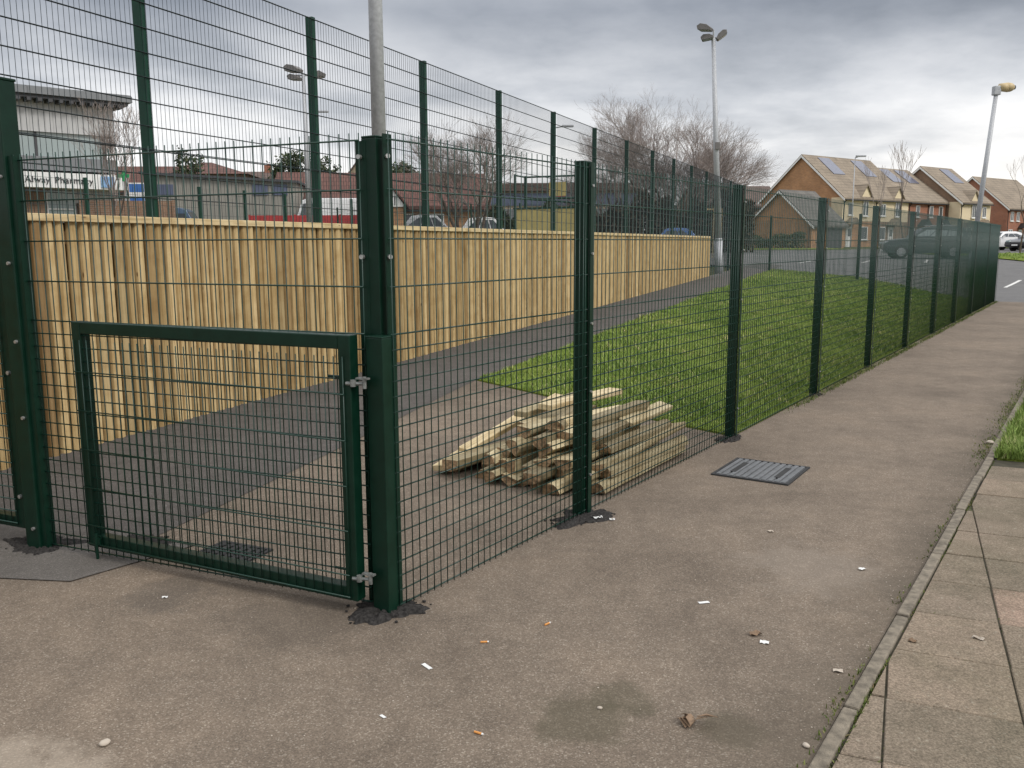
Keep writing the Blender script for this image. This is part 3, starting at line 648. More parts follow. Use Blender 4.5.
# ---------------------------------------------------------------- tall sports court fence
cf = empty('court_fence', (W0.x, W0.y, 0), math.atan2(WD.y, WD.x), 'tall green sports court fence of posts and fine mesh rising behind the timber fence', 'fence')
CT = 4.04
def post_local(parent, x, y, z0, z1, sx, sy, m):
    b = MB(); b.box((x, y, (z0+z1)/2), (sx, sy, z1-z0)); return b.build('post', m, parent, bevel=0.005)
for k in range(-3, 13):
    x = 2.525*k; X, Y = W0.x+WD.x*x, W0.y+WD.y*x; zb = T(X, Y)-0.05
    post_local(cf, x+(0.09 if k == -1 else 0), 0.02, zb, CT, 0.06, 0.09, M['court_green'])
    if k < 12:
        zlow = T(X, Y)+0.03; low = [z for z in np.arange(0.0, 2.0, 0.2)]
        zl = [CT-0.03-0.2*i for i in range(0, int((CT-0.1-zlow)/0.2)+1)]
        zl = [z for z in zl if z > zlow]
        b = MB(); rv = 0.0026; x0, x1 = x+0.032, x+2.525-0.032
        for i in range(51):
            xx = x+0.0125+0.05*i
            if xx < x0 or xx > x1: continue
            b.tube((xx, -0.033, zlow), (xx, -0.033, CT-0.02), rv, n=4, caps=False)
        for z in zl:
            for yy in (-0.040, -0.026): b.tube((x+0.001, yy, z), (x+2.524, yy, z), 0.004, n=4, caps=False)
        b.tube((x+0.001, -0.040, 2.42), (x+2.524, -0.040, 2.42), 0.004, n=4, caps=False); 
        b.build('mesh_panel', M['court_wire'], cf)
# return run of the court fence at the far end of the court, seen end on
cf2 = empty('court_fence', (Q.x, Q.y, 0), math.atan2(-WN.y, -WN.x), 'far end run of the tall green court fence behind the floodlight', 'fence')
for k in range(0, 9):
    x = 0.0+2.525*k; X, Y = Q.x-WN.x*x, Q.y-WN.y*x; zb = T(X, Y)
    if k: post_local(cf2, x, 0, zb-0.05, 3.0+0.5, 0.06, 0.08, M['court_green'])
    if k < 8:
        b = MB()
        for i in range(51): b.tube((x+0.0125+0.05*i, -0.045, zb+0.05), (x+0.0125+0.05*i, -0.045, 3.5), 0.003, n=3, caps=False)
        z = zb+0.1
        while z < 3.5: b.tube((x, -0.05, z), (x+2.525, -0.05, z), 0.005, n=3, caps=False); z += 0.2
        b.build('mesh_panel', M['court_wire'], cf2)

# rear fence of the lawn, thin posts, joins court corner to the end of the long fence
rf = empty('mesh_fence', (Q.x, Q.y, 0), 0, 'thin green mesh fence along the back of the lawn in front of the car park', 'fence')
rp = [Q, Vector((9.95, 36.4)), Vector((9.95, 34.2)), Vector((10.55, 31.5)), Vector((11.3, 28.9)), Vector((12.2, 26.4)), E_]
for i in range(len(rp)):
    x, y = rp[i]; z = T(x, y)
    if 0 < i < len(rp)-1 and i in (2, 4):
        b = MB(); b.box((x-Q.x, y-Q.y, z+1.05), (0.07, 0.07, 2.15), 0.3); b.build('post', M['green'], rf, bevel=0.004)
    if i < len(rp)-1:
        x2, y2 = rp[i+1]
        p0 = Vector((x, y))-Q; p1 = Vector((x2, y2))-Q; L = (p1-p0).length; d = (p1-p0)/L; z2 = T(x2, y2); bb = MB()
        for s in np.arange(0.0, L, 0.05):
            q = p0+d*s; zz_ = z+(z2-z)*s/L; bb.tube((q.x, q.y, zz_+0.03), (q.x, q.y, zz_+1.95), 0.0025, n=3, caps=False)
        for h in [0.05+0.2*k for k in range(10)]: bb.tube((p0.x, p0.y, z+h), (p1.x, p1.y, z2+h), 0.0035, n=3, caps=False)
        bb.build('mesh_panel', M['wire'], rf)

# ---------------------------------------------------------------- stack of offcut timbers
AX = math.atan2(FD.y, FD.x)
def billet(loc, rz, tilt, rollv, L, wdt, th, seed, m, label, group, name='timber_offcut'):
    rr = random.Random(seed); b = MB(); n = 7
    prof = [(wdt/2*math.cos(math.pi*i/n), th*(math.sin(math.pi*i/n)**0.75)) for i in range(n+1)]
    k = len(prof); segs = 5
    vs_ = []
    for s in range(segs+1):
        x = -L/2+L*s/segs; tw = 1+rr.uniform(-.05, .05); dy = rr.uniform(-.003, .003)
        vs_ += [(x+(rr.uniform(-.01, .01) if s in (0, segs) else 0), y*tw+dy, z*tw-th*0.42) for y, z in prof]
    fs = [(s*k+i, s*k+(i+1) % k, (s+1)*k+(i+1) % k, (s+1)*k+i) for s in range(segs) for i in range(k)]
    b.add(vs_, fs, 0); b.add(vs_[:k], [tuple(range(k))], 1); b.add(vs_[-k:], [tuple(range(k-1, -1, -1))], 1)
    bm_o = b.build(name, [m, M['billet_end']], bevel=0.0)
    bm_o.location = loc; bm_o.rotation_euler = Matrix.Rotation(rz, 4, 'Z').to_euler()
    bm_o.matrix_world = Matrix.Translation(loc) @ Matrix.Rotation(rz, 4, 'Z') @ Matrix.Rotation(tilt, 4, 'Y') @ Matrix.Rotation(rollv, 4, 'X')
    return tag(bm_o, label, 'timber', group)
hr = random.Random(21)
rows = [   # height of the row, nearest and furthest edge (metres left of the fence), name of the row
    (0.036, 0.10, 1.25, 'bottom row'), (0.106, 0.11, 1.15, 'second row up'), (0.176, 0.13, 1.04, 'third row up'),
    (0.244, 0.19, 0.95, 'fourth row up'), (0.310, 0.28, 0.84, 'fifth row up'), (0.370, 0.38, 0.70, 'top row')]
ORD = ['first', 'second', 'third', 'fourth', 'fifth', 'sixth', 'seventh', 'eighth', 'ninth', 'tenth', 'eleventh', 'twelfth', 'thirteenth', 'fourteenth']
sd_ = 100
for ri, (z, u0, u1, rown) in enumerate(rows):
    u = u0; cnt = 0
    while u < u1:
        sd_ += 1
        wdt = hr.uniform(0.10, 0.145); L = hr.uniform(0.98, 1.34)-0.06*ri; th = hr.uniform(.058, .078)
        if u < 0.4 and ri < 4: L += 0.14
        jit = 0.035+0.07*min(1, u/0.5)*(0.5+0.22*ri)
        if u < 0.2 and ri < 3: jit = 0.015
        near = hr.uniform(1.78, 2.02)+0.055*ri+(hr.uniform(-.05, .22) if ri > 2 else 0)+(0.10 if u > 0.8 else 0)+(hr.uniform(-.12, .12) if u > .25 else 0)
        near += 0.36*max(0.0, 1-u/0.55)-(0.10 if u < .4 else 0)
        x, y, _ = fp(near+L/2, -u-wdt/2)
        rl = hr.choice([0, math.pi, math.pi, 0, hr.uniform(0.3, 1.3), hr.uniform(-1.3, -0.3)]) if u > 0.2 else (0 if hr.random() < .6 else math.pi)
        billet((x, y, z+hr.uniform(-.008, .014)), AX+hr.uniform(-jit, jit)*1.5+(0.10 if u > 0.5 else 0)*hr.random(), hr.uniform(-.05, .03)*(.4+.25*ri), rl+hr.uniform(-.25, .25), L, wdt, th, sd_, M['billet'],
               'split half round timber, %s from the fence in the %s of the heap' % (ORD[cnt], rown), 'offcut timbers heaped inside the fence')
        u += wdt+hr.uniform(0.0, 0.02); cnt += 1
# individually placed: long pale planks on the left flank, crossing pieces on top
def plank(ax, ay, az_, bx, by, bz_, wdt, th, lab, m=M['plank'], rollv=0.0):
    a = Vector((ax, ay, az_)); c = Vector((bx, by, bz_)); d = c-a; L = d.length; b = MB()
    for s in range(4):
        pass
    b.b2(-L/2, L/2, -wdt/2, wdt/2, -th/2, th/2)
    o = b.build('timber_plank', m, bevel=0.006)
    rz = math.atan2(d.y, d.x); ty = -math.asin(d.z/L)
    o.matrix_world = Matrix.Translation((a+c)/2) @ Matrix.Rotation(rz, 4, 'Z') @ Matrix.Rotation(ty, 4, 'Y') @ Matrix.Rotation(rollv, 4, 'X')
    return tag(o, lab, 'timber', 'offcut timbers heaped inside the fence')
plank(-0.52, 6.02, 0.05, 0.22, 7.25, 0.27, 0.105, 0.045, 'long pale plank sliding off the left flank of the heap, its tip furthest left', rollv=-0.15)
plank(-0.36, 6.25, 0.12, 0.40, 7.30, 0.34, 0.095, 0.04, 'pale plank just behind the leftmost plank of the heap', rollv=0.1)
plank(0.24, 6.33, 0.425, 0.84, 7.02, 0.43, 0.13, 0.045, 'broad pale plank lying across the crown of the heap')
plank(0.06, 6.40, 0.36, 0.62, 7.18, 0.39, 0.12, 0.045, 'pale plank at the back of the crown of the heap', M['billet'])
plank(0.82, 6.24, 0.325, 1.22, 6.86, 0.34, 0.12, 0.035, 'short pale plank tilted over the dark gap at the right of the heap', M['billet'], 0.25)

# ---------------------------------------------------------------- drain covers
def grate(name, cx_, cy_, w_, d_, rz, label, bars, m1, diag=False):
    g = empty(name, (cx_, cy_, T(cx_, cy_)), rz, label, 'drain cover')
    b = MB(); t_ = 0.02
    b.b2(-w_/2-t_, w_/2+t_, -d_/2-t_, -d_/2, -0.03, 0.010); b.b2(-w_/2-t_, w_/2+t_, d_/2, d_/2+t_, -0.03, 0.010); b.b2(-w_/2-t_, -w_/2, -d_/2, d_/2, -0.03, 0.0098); b.b2(w_/2, w_/2+t_, -d_/2, d_/2, -0.03, 0.0098)
    b.build('frame', M['iron_dark'], g)
    b = MB(); b.b2(-w_/2, w_/2, -d_/2, d_/2, -0.03, 0.004); b.build('base_plate', M['iron_dark'] if diag else M['iron'], g)
    b = MB()
    for i in range(bars):
        x = -w_/2+(i+0.5)*w_/bars
        b.b2(x-w_/bars*0.31, x+w_/bars*0.31, -d_/2+0.008, d_/2-0.008, 0.004, 0.013)
    if diag:
        for i in range(5):
            y = -d_/2+(i+0.5)*d_/5; b.b2(-w_/2+0.005, w_/2-0.005, y-0.008, y+0.008, 0.004, 0.0115)
    b.build('ribs', m1, g, bevel=0.002)
    if not diag:
        for xx in (-w_*0.31, w_*0.31):
            b = MB(); b.b2(xx-0.02, xx+0.02, -d_*0.3, d_*0.28, 0.004, 0.0145); b.build('lifting_slot', M['iron_dark'], g)
    return g
grate('drain_cover', 1.77, 6.08, 0.50, 0.52, R(-33), 'ribbed blue grey iron inspection cover set in the footpath beside the fence', 11, M['iron'])
grate('drain_grate', -1.50, 4.40, 0.30, 0.30, R(-25), 'small square barred gully grate in the tarmac under the low gate', 6, M['iron_dark'], True)

# ---------------------------------------------------------------- litter
def butt(x, y, rz, lab, l=0.028, cat='cigarette end'):
    b = MB(); b.tube((-l/2, 0, 0.004), (l/2, 0, 0.004), 0.004, n=8); o = b.build('cigarette_end', M['filter']); o.location = (x, y, 0.001); o.rotation_euler = (0, 0, rz); tag(o, lab, cat, 'cigarette ends on the tarmac')
    c = MB(); c.tube((l/2, 0, 0.004), (l/2+0.006, 0, 0.004), 0.0038, 0.0035, n=8); c.build('ash_tip', M['paper'], o)
def scrap(x, y, rz, sx, sy, lab, m=M['paper'], cat='litter', name='paper_scrap', seed=0, lift=0.008):
    rr = random.Random(seed+int(x*100)); b = MB(); nx_, ny_ = 4, 3; th = 0.0012
    top = []
    for j in range(ny_+1):
        for i in range(nx_+1): top.append(((i/nx_-.5)*sx*(1+rr.uniform(-.05, .05)), (j/ny_-.5)*sy*(1+rr.uniform(-.05, .05)), 0.002+rr.uniform(0, lift)))
    k = len(top); vs_ = top+[(a, c, z-th) for a, c, z in top]; fs = []
    for j in range(ny_):
        for i in range(nx_):
            q = (j*(nx_+1)+i, j*(nx_+1)+i+1, (j+1)*(nx_+1)+i+1, (j+1)*(nx_+1)+i); fs += [q, tuple(k+a for a in q[::-1])]
    b.add(vs_, fs); o = b.build(name, m); o.location = (x, y, T(x, y)+0.001); o.rotation_euler = (0, 0, rz); tag(o, lab, cat); return o
scrap(-0.332, 3.17, -0.9, 0.055, 0.017, 'small white paper strip on the brown tarmac in front of the hinge post', lift=0.001)
scrap(0.863, 3.768, 0.2, 0.05, 0.02, 'small white paper strip in the middle of the footpath', lift=0.001)
scrap(-0.449, 2.808, -0.8, 0.026, 0.011, 'tiny white paper fleck left of the nearest orange cigarette end', lift=0.001)
scrap(0.50, 4.99, 0.6, 0.055, 0.045, 'crumpled white wrapper lying by the foot of the second fence post', lift=0.022)
scrap(0.584, 5.621-0.65, 0.1, 0.03, 0.02, 'pale wrapper scrap on the tar beside the second fence post', lift=0.012)
scrap(1.003, 3.437, 0.3, 0.05, 0.03, 'pale brown torn leaf on the footpath near the kerb', M['leaf'], 'leaf', 'fallen_leaf', lift=0.015)
scrap(1.02, 3.36, -0.4, 0.035, 0.02, 'whitish torn paper beside the brown leaf on the footpath')
scrap(1.229, 3.115, -0.3, 0.035, 0.02, 'pale scrap close to the kerb edging', M['pebble'])
scrap(1.734, 4.164, 0.3, 0.035, 0.02, 'white scrap by the kerb where the first slabs begin to narrow')
scrap(1.899, 3.381, -0.8, 0.045, 0.02, 'pale dry leaf lying on the paving slabs', M['pebble'], 'leaf', 'fallen_leaf', lift=0.015)
scrap(1.62, 3.36, -0.6, 0.03, 0.02, 'small dry leaf on the slab next to the kerb', M['leaf'], 'leaf', 'fallen_leaf', lift=0.015)
scrap(-1.605, 3.852, 0.2, 0.025, 0.015, 'white fleck on the tarmac in front of the low gate')
scrap(1.45, 4.75, 0.2, 0.03, 0.018, 'white fleck half way across the footpath below the iron cover', M['pebble'])
butt(-0.119, 3.374, 0.1, 'orange cigarette end on the tarmac, the middle of the three ends')
butt(0.145, 3.543, 0.8, 'orange cigarette end furthest from the camera on the footpath')
butt(-0.118, 2.699, -0.5, 'orange cigarette end nearest the bottom edge of the photo')
b = MB(); rr = random.Random(8)
for i in range(7):
    a = rr.uniform(0, 6.28); l = rr.uniform(0.028, 0.042); cx_ = rr.uniform(-.025, .025); cy_ = rr.uniform(-.015, .015); z = 0.004+0.004*i*0.6
    u = Vector((math.cos(a), math.sin(a)))*l/2; v = Vector((-math.sin(a), math.cos(a)))*l*0.3; c = Vector((cx_, cy_))
    top = [(*(c-u), z), (*(c+v*0.9), z+0.010), (*(c+u), z+rr.uniform(0, .012)), (*(c-v), z+0.002)]
    b.add(top+[(x, y, zz2-0.0015) for x, y, zz2 in top], [(0, 1, 2, 3), (7, 6, 5, 4), (0, 4, 5, 1), (1, 5, 6, 2), (2, 6, 7, 3), (3, 7, 4, 0)])
o = b.build('leaf_litter', M['leaf']); o.scale = (1.9, 1.5, 1.6); o.location = (0.615, 2.743, 0.001); tag(o, 'crumpled clump of brown dead leaves on the tarmac near the kerb', 'leaf')
def pebble(x, y, r, lab, seed):
    b = MB(); b.blob((0, 0, r*0.45), r, seed, 2, (1, 0.75, 0.5), 0.12); o = b.build('pebble', M['pebble'], smooth=True); o.location = (x, y, T(x, y)); o.rotation_euler = (0, 0, seed); tag(o, lab, 'stone')
pebble(-1.331, 2.644, 0.020, 'pale pebble on the tarmac at the bottom left of the photo', 1)
pebble(0.943, 2.615, 0.014, 'small pale pebble against the kerb at the bottom of the photo', 2)
pebble(0.302, 2.855, 0.010, 'tiny pale pebble inside the dark mossy stain', 3)
pebble(3.99, 6.80, 0.045, 'pale stone lying in the verge at the corner of the slabs', 4)
pebble(4.10, 6.95, 0.035, 'smaller grey stone beside the pale one in the verge', 5)
pebble(3.85, 6.92, 0.03, 'brown stone in the verge grass behind the slabs', 6)
# gravel and grit, uncountable
b = MB(); rr = random.Random(77)
for i in range(900):
    if rr.random() < .5:
        x = rr.uniform(-3.0, 1.6); y = rr.uniform(2.3, 6.0)
    else:
        t = rr.uniform(0, 9); q = C0+FD*t+FN*(KS-abs(rr.gauss(0, 0.10))); x, y = q
    if (x-C0.x)*FN.x+(y-C0.y)*FN.y > KS: continue
    r = rr.uniform(0.0012, 0.0035); b.blob((x, y, T(x, y)+r*0.4), r, i, 0, (1, 1, 0.6), 0.2)
    if i == 0: pass
o = b.build('grit', M['pebble'], recalc=False); tag(o, 'scattered pale grit and small stones on the brown footpath', 'grit', kind='stuff')

# ---------------------------------------------------------------- grass
def blades(name, pts, h0, h1, m, label, seed, wd=(0.004, 0.009), curl=0.5, parent=None, kind='stuff'):
    """pts: array of x, y, z, scale"""
    rg = np.random.default_rng(seed); n = len(pts); a = rg.uniform(0, 2*np.pi, n); h = rg.uniform(h0, h1, n)*pts[:, 3]; w_ = rg.uniform(wd[0], wd[1], n)*np.sqrt(pts[:, 3])
    ln = rg.uniform(0.05, curl, n)*h; b2 = rg.uniform(0, 2*np.pi, n)
    dx, dy = np.cos(a)*w_/2, np.sin(a)*w_/2; lx, ly = np.cos(b2)*ln, np.sin(b2)*ln
    V = np.zeros((n, 5, 3)); x, y, z = pts[:, 0], pts[:, 1], pts[:, 2]
    V[:, 0] = np.stack([x-dx, y-dy, z], 1); V[:, 1] = np.stack([x+dx, y+dy, z], 1)
    V[:, 2] = np.stack([x+dx*.8+lx*.35, y+dy*.8+ly*.35, z+h*.6], 1); V[:, 3] = np.stack([x-dx*.8+lx*.35, y-dy*.8+ly*.35, z+h*.6], 1)
    V[:, 4] = np.stack([x+lx, y+ly, z+h], 1)
    me = bpy.data.meshes.new(name); me.vertices.add(5*n); me.vertices.foreach_set('co', V.ravel())
    base = np.arange(n)*5
    li = np.stack([base, base+1, base+2, base+3, base+3, base+2, base+4], 1).ravel()
    me.loops.add(7*n); me.loops.foreach_set('vertex_index', li.astype(np.int32))
    st = np.stack([np.arange(n)*7, np.arange(n)*7+4], 1).ravel()
    me.polygons.add(2*n); me.polygons.foreach_set('loop_start', st.astype(np.int32)); me.update(calc_edges=True); me.validate()
    me.materials.append(m); o = bpy.data.objects.new(name, me); COL.objects.link(o)
    if parent: o.parent = parent
    return tag(o, label, 'grass' if not parent else None, kind=kind)
def inside(x, y, planes): return all((x-p[0])*n[0]+(y-p[1])*n[1] < 0 for p, n in planes)
rg = random.Random(5); L_ = []
lp_in = [((p[0]-n[0]*0.03, p[1]-n[1]*0.03), n) for p, n in [((le.x, le.y), (WN.x, WN.y))]]
lawnp = [((le.x, le.y), (-WN.x, -WN.y)), ((lin.x-FN.x*.02, lin.y-FN.y*.02), (FN.x, FN.y)), ((lf0.x, lf0.y), (lfn.x, lfn.y)), ((Q.x, Q.y), (qn.x, qn.y))]
def nz(x, y): return math.sin(x*2.1+y*1.3)*math.sin(y*1.7-x*0.9)+0.6*math.sin(x*5.3+1)*math.sin(y*4.1+2)
while len(L_) < 125000:
    y = 7.0+31*rg.random()**1.9; x = rg.uniform(-1, 14)
    if not inside(x, y, lawnp): continue
    s = 1+0.35*nz(x, y); 
    if rg.random() > 0.75+0.25*nz(x*1.7+3, y*1.4): continue
    L_.append((x, y, T(x, y)+0.012, max(.4, s)*(1+y*0.02)))
blades('lawn_grass', np.array(L_), 0.018, 0.048, M['blade'], 'short bright green grass of the lawn behind the mesh fence', 3, wd=(0.005, 0.012), curl=0.9)
L_ = []
vp = [((kin.x-FN.x*0.02, kin.y-FN.y*.02), (-FN.x, -FN.y)), ((vs0.x-SD.x*.03, vs0.y-SD.y*.03), (-SD.x, -SD.y))]
while len(L_) < 42000:
    t = 4.5+19.5*rg.random()**1.7; d = KS+0.06+abs(rg.gauss(0, 0.9)); q = C0+FD*t+FN*d
    if not inside(q.x, q.y, vp): continue
    L_.append((q.x, q.y, 0.015, 1.0+0.5*math.exp(-((d-KS-0.15)/0.2)**2)+0.4*nz(q.x*2, q.y*2)))
blades('verge_grass', np.array([l for l in L_]), 0.03, 0.075, M['blade'], 'longer green grass of the roadside verge spilling over the kerb', 4, wd=(0.004, 0.009), curl=1.1)
# weeds and moss: at the fence foot, at the kerb, in the joints between slabs
L_ = []
for i in range(9000):
    t = 5.5+19*rg.random()**1.1; 
    if rg.random() > 0.5+0.5*math.sin(t*3.1)*math.sin(t*1.3+1)+0.25*(t > 8): continue
    q = C0+FD*t+FN*(rg.gauss(0.015, 0.025)+0.012*min(t, 14)/6); L_.append((q.x, q.y, T(q.x, q.y), rg.uniform(.4, 1.1)))
blades('fence_foot_weeds', np.array(L_), 0.015, 0.045, M['moss'], 'low weeds and moss growing along the foot of the mesh fence', 6, curl=1.2)
L_ = []
for i in range(14000):
    t = -1.5+25.5*rg.random()**1.6; c_ = math.sin(t*4.7)*math.sin(t*1.9+.6)
    if rg.random() > 0.30+0.5*c_+(0.35 if t > 4.5 else 0): continue
    off = KS-0.005-abs(rg.gauss(0, 0.015 if t < 4 else 0.045)) if (rg.random() < 0.25 or t > 4.5) else KS+0.058+rg.gauss(0, 0.006)
    q = C0+FD*t+FN*off; L_.append((q.x, q.y, T(q.x, q.y)+(0.0 if off < KS else -0.004), rg.uniform(.3, 1.0)))
blades('kerb_weeds', np.array(L_), 0.006, 0.026, M['moss'], 'small weeds and moss along both sides of the kerb edging', 7, curl=1.3)
L_ = []
for i in range(12000):
    if rg.random() < .6: q = o0+SN*(rg.randint(-3, 6)*G_+rg.gauss(0, .006))+SD*rg.uniform(-4, 4)
    else: q = o0+SD*(rg.randint(-6, 8)*G_+rg.gauss(0, .004))+SN*rg.uniform(-2, 3)
    if (q-C0).dot(FN) < KS+0.06 or (q-vs0).dot(SD) > 0 or q.y < 1.5: continue
    if rg.random() > .35+.6*nz(q.x*3, q.y*3): continue
    L_.append((q.x, q.y, -0.008, rg.uniform(.3, 1)))
blades('joint_moss', np.array(L_), 0.008, 0.020, M['moss'], 'moss and tiny weeds in the joints between the paving slabs', 8, curl=1.4)
# far verges
for nm, (xa, xb, ya, yb), cnt, lab in (('verge_grass', (26.5, 60, 44, 58), 9000, 'far grass verge across the road'),):
    blades(nm, np.array([(x, y, T(x, y)+.04, 1.6) for x, y in ((rg.uniform(xa, xb), rg.uniform(ya, yb)) for _ in range(cnt))]), 0.03, 0.08, M['blade'], lab+' in front of the parked cars', 9, wd=(.02, .05))

# ---------------------------------------------------------------- lamp columns
def column(name, base, top, r0, r1, label, cat):
    g = empty(name, base, 0, label, cat, 'floodlight columns of the sports court' if name == 'floodlight_column' else None); d = Vector(top)-Vector(base); b = MB(); n = 5
    for i in range(n):
        pass
    b.tube((0, 0, -0.1), tuple(d*0.14), r0*1.25, r0*1.25, n=20); b.tube(tuple(d*0.14), tuple(d*0.155), r0*1.25, r0, n=20, caps=False); b.tube(tuple(d*0.155), tuple(d), r0, r1, n=20)
    b.build('pole', M['galv'], g, smooth=True); return g, d
g, d = column('lamp_column', (-1.56, 10.72, T(-1.56, 10.72)), (-1.56, 10.72, 8.3), 0.090, 0.07, 'thick galvanised lamp column rising out of frame behind the corner post', 'lamp post')
b = MB(); b.tube((0, 0, d.z), (0.5, -0.6, d.z+0.25), 0.04, 0.035, n=10); b.build('bracket_arm', M['galv'], g)
b = MB(); b.box((0.68, -0.8, d.z+0.27), (0.6, 0.26, 0.12), -0.87); b.build('lamp_head', M['galv'], g, bevel=0.03)
def flood(parent, p, az_, el_, s=1.0):
    """floodlight: ribbed housing with a sloping visor and glass"""
    e = MB(); Mx = Matrix.Translation(p) @ Matrix.Rotation(az_, 4, 'Z') @ Matrix.Rotation(el_, 4, 'X')
    prof = [(-0.30*s, 0.06*s), (-0.27*s, -0.05*s), (0.24*s, -0.05*s), (0.30*s, 0.10*s), (0.16*s, 0.20*s), (-0.12*s, 0.17*s)]
    e.prism_x(prof, -0.24*s, 0.24*s); e.v = [tuple(Mx @ Vector(v)) for v in e.v]; h = e.build('floodlight', M['clad_dark2'], parent, bevel=0.012)
    gl = MB(); gl.box((0, -0.02*s, -0.055*s), (0.42*s, 0.44*s, 0.012*s), 0); gl.v = [tuple(Mx @ Vector(v)) for v in gl.v]; gl.build('glass', M['glass_pale'], h)
M['clad_dark2'] = simple('lamp_housing', (0.16, 0.15, 0.145), 0.6, 0.15, 6)
M['tan_plastic'] = simple('tan_camera_housing', (0.52, 0.40, 0.22), 0.5, 0.1, 6)
tpz = 8.85
g, d = column('floodlight_column', (7.74, 33.0, T(7.74, 33)), (7.26, 33.0, tpz), 0.125, 0.07, 'galvanised column with three dark floodlights at the end of the timber fence', 'lamp post')
b = MB(); b.tube((d.x-0.28, -0.05, d.z+0.02), (d.x+0.30, 0.08, d.z+0.02), 0.035, n=8); b.tube((d.x, 0, d.z-.1), (d.x, 0, d.z+.28), .03, n=8); b.build('crossarm', M['galv'], g)
flood(g, (d.x-0.34, -0.10, d.z+0.28), R(60), R(8), .85); flood(g, (d.x-0.22, 0.0, d.z-0.02), R(75), R(-8), 0.75); flood(g, (d.x+0.32, 0.05, d.z+0.08), R(-100), R(35), 0.75)
b = MB(); b.box((d.x*.5, -0.13, 4.6), (0.16, 0.10, 0.26)); b.build('junction_box', M['clad_dark2'], g, bevel=0.01)
g, d = column('floodlight_column', (-9.95, 44.0, T(-9.95, 44)), (-9.95, 44.0, 9.75), 0.13, 0.08, 'far galvanised floodlight column on the other side of the sports court', 'lamp post')
b = MB(); b.tube((-0.7, 0, d.z-.1), (0.9, 0, d.z-.1), 0.04, n=8); b.build('crossarm', M['galv'], g)
flood(g, (-0.45, -0.1, d.z+0.10), R(70), R(5), 1.25); flood(g, (-0.4, -0.1, d.z-0.28), R(70), R(5), 1.0); flood(g, (0.7, 0.0, d.z-0.15), R(-100), R(5), 1.1)
def street_lamp(x, y, z, label, arm, r=0.09):
    zb = T(x, y); g = empty('street_lamp', (x, y, zb), 0, label, 'lamp post'); b = MB(); b.tube((0, 0, -.1), (0, 0, z-zb), r, r*.65, n=10); b.tube((0, 0, z-zb), (arm*0.8, -0.3, z-zb+0.1), 0.05, n=8); b.build('pole', M['galv'], g, smooth=True)
    b = MB(); b.box((arm*1.25, -0.4, z-zb+0.12), (0.9, 0.35, 0.16)); b.build('lamp_head', M['galv'], g, bevel=0.04)
street_lamp(3.1, 70, 10.4, 'distant street lamp with a short arm beyond the court goal', 1.0)
street_lamp(-17.9, 80, 13.0, 'distant street lamp left of the corner post, above the bungalow roof', 1.2)
street_lamp(32.0, 84.0, 9.4, 'slim pale lamp post standing before the cream terraced houses', 0.3, 0.055)
# leaning camera pole by the car park
g, d = column('camera_pole', (18.10, 35.0, T(18.10, 35)), (18.60, 35.0, 7.25), 0.10, 0.075, 'leaning grey pole topped by a tan security camera beyond the far end of the fence', 'camera pole')
b = MB(); b.box((d.x, d.y, d.z+0.08), (0.26, 0.24, 0.34)); b.build('bracket', M['galv'], g, bevel=0.03)
b = MB(); b.blob((d.x+0.46, d.y, d.z+0.20), 0.20, 3, 3, (1.1, 0.95, 0.85), 0.0); b.tube((d.x+0.1, 0, d.z+0.2), (d.x+0.42, 0, d.z+0.2), 0.14, 0.18, n=16); b.build('camera_housing', M['tan_plastic'], g, smooth=True)
b = MB(); b.tube((d.x+0.62, 0, d.z+0.2), (d.x+0.70, 0, d.z+0.2), 0.10, 0.08, n=16); b.build('lens', M['window'], g)

# ---------------------------------------------------------------- houses
def win(parent, x, z0, z1, wd, y=0.0, fm='white', mull=1):
    b = MB(); f = 0.07; b.b2(x-wd/2, x+wd/2, y-0.07, y+0.02, z0, z0+f); b.b2(x-wd/2, x+wd/2, y-0.07, y+0.02, z1-f, z1)
    for k in range(mull+2):
        xx = x-wd/2+f/2+(wd-f)*k/(mull+1); b.b2(xx-f/2, xx+f/2, y-0.068, y+0.02, z0+f, z1-f)
    w_ = b.build('window', M[fm], parent)
    b = MB(); b.b2(x-wd/2+f, x+wd/2-f, y-0.035, y+0.02, z0+f, z1-f); b.build('pane', M['window'], w_)
    b = MB(); b.b2(x-wd/2-0.08, x+wd/2+0.08, y-0.14, y-0.002, z0-0.09, z0-0.002); b.build('sill', M[fm], w_)
def roof_slabs(b, x0, x1, W, eh, rh, oh=0.3, th=0.16, y_off=0.0, xo=0.25, xr=None):
    if xr is None: xr = xo
    sl_ = (rh-eh)/(W/2); ez = eh-sl_*oh
    b.prism_x([(-oh+y_off, ez), (W/2+y_off, rh), (W/2+y_off, rh+th*1.3), (-oh+y_off, ez+th*1.3)], x0-xo, x1+xr)
    b.prism_x([(W/2+y_off+.001, rh), (W+oh+y_off, ez), (W+oh+y_off, ez+th*1.3), (W/2+y_off+.001, rh+th*1.3)], x0-xo, x1+xr)
HA = math.atan2(0.6, 0.8)
def h_at(t, p=0.0, O=(34.4, 91.0)): return (O[0]-0.75+0.8*t+0.6*p, O[1]+0.6*t-0.8*p)
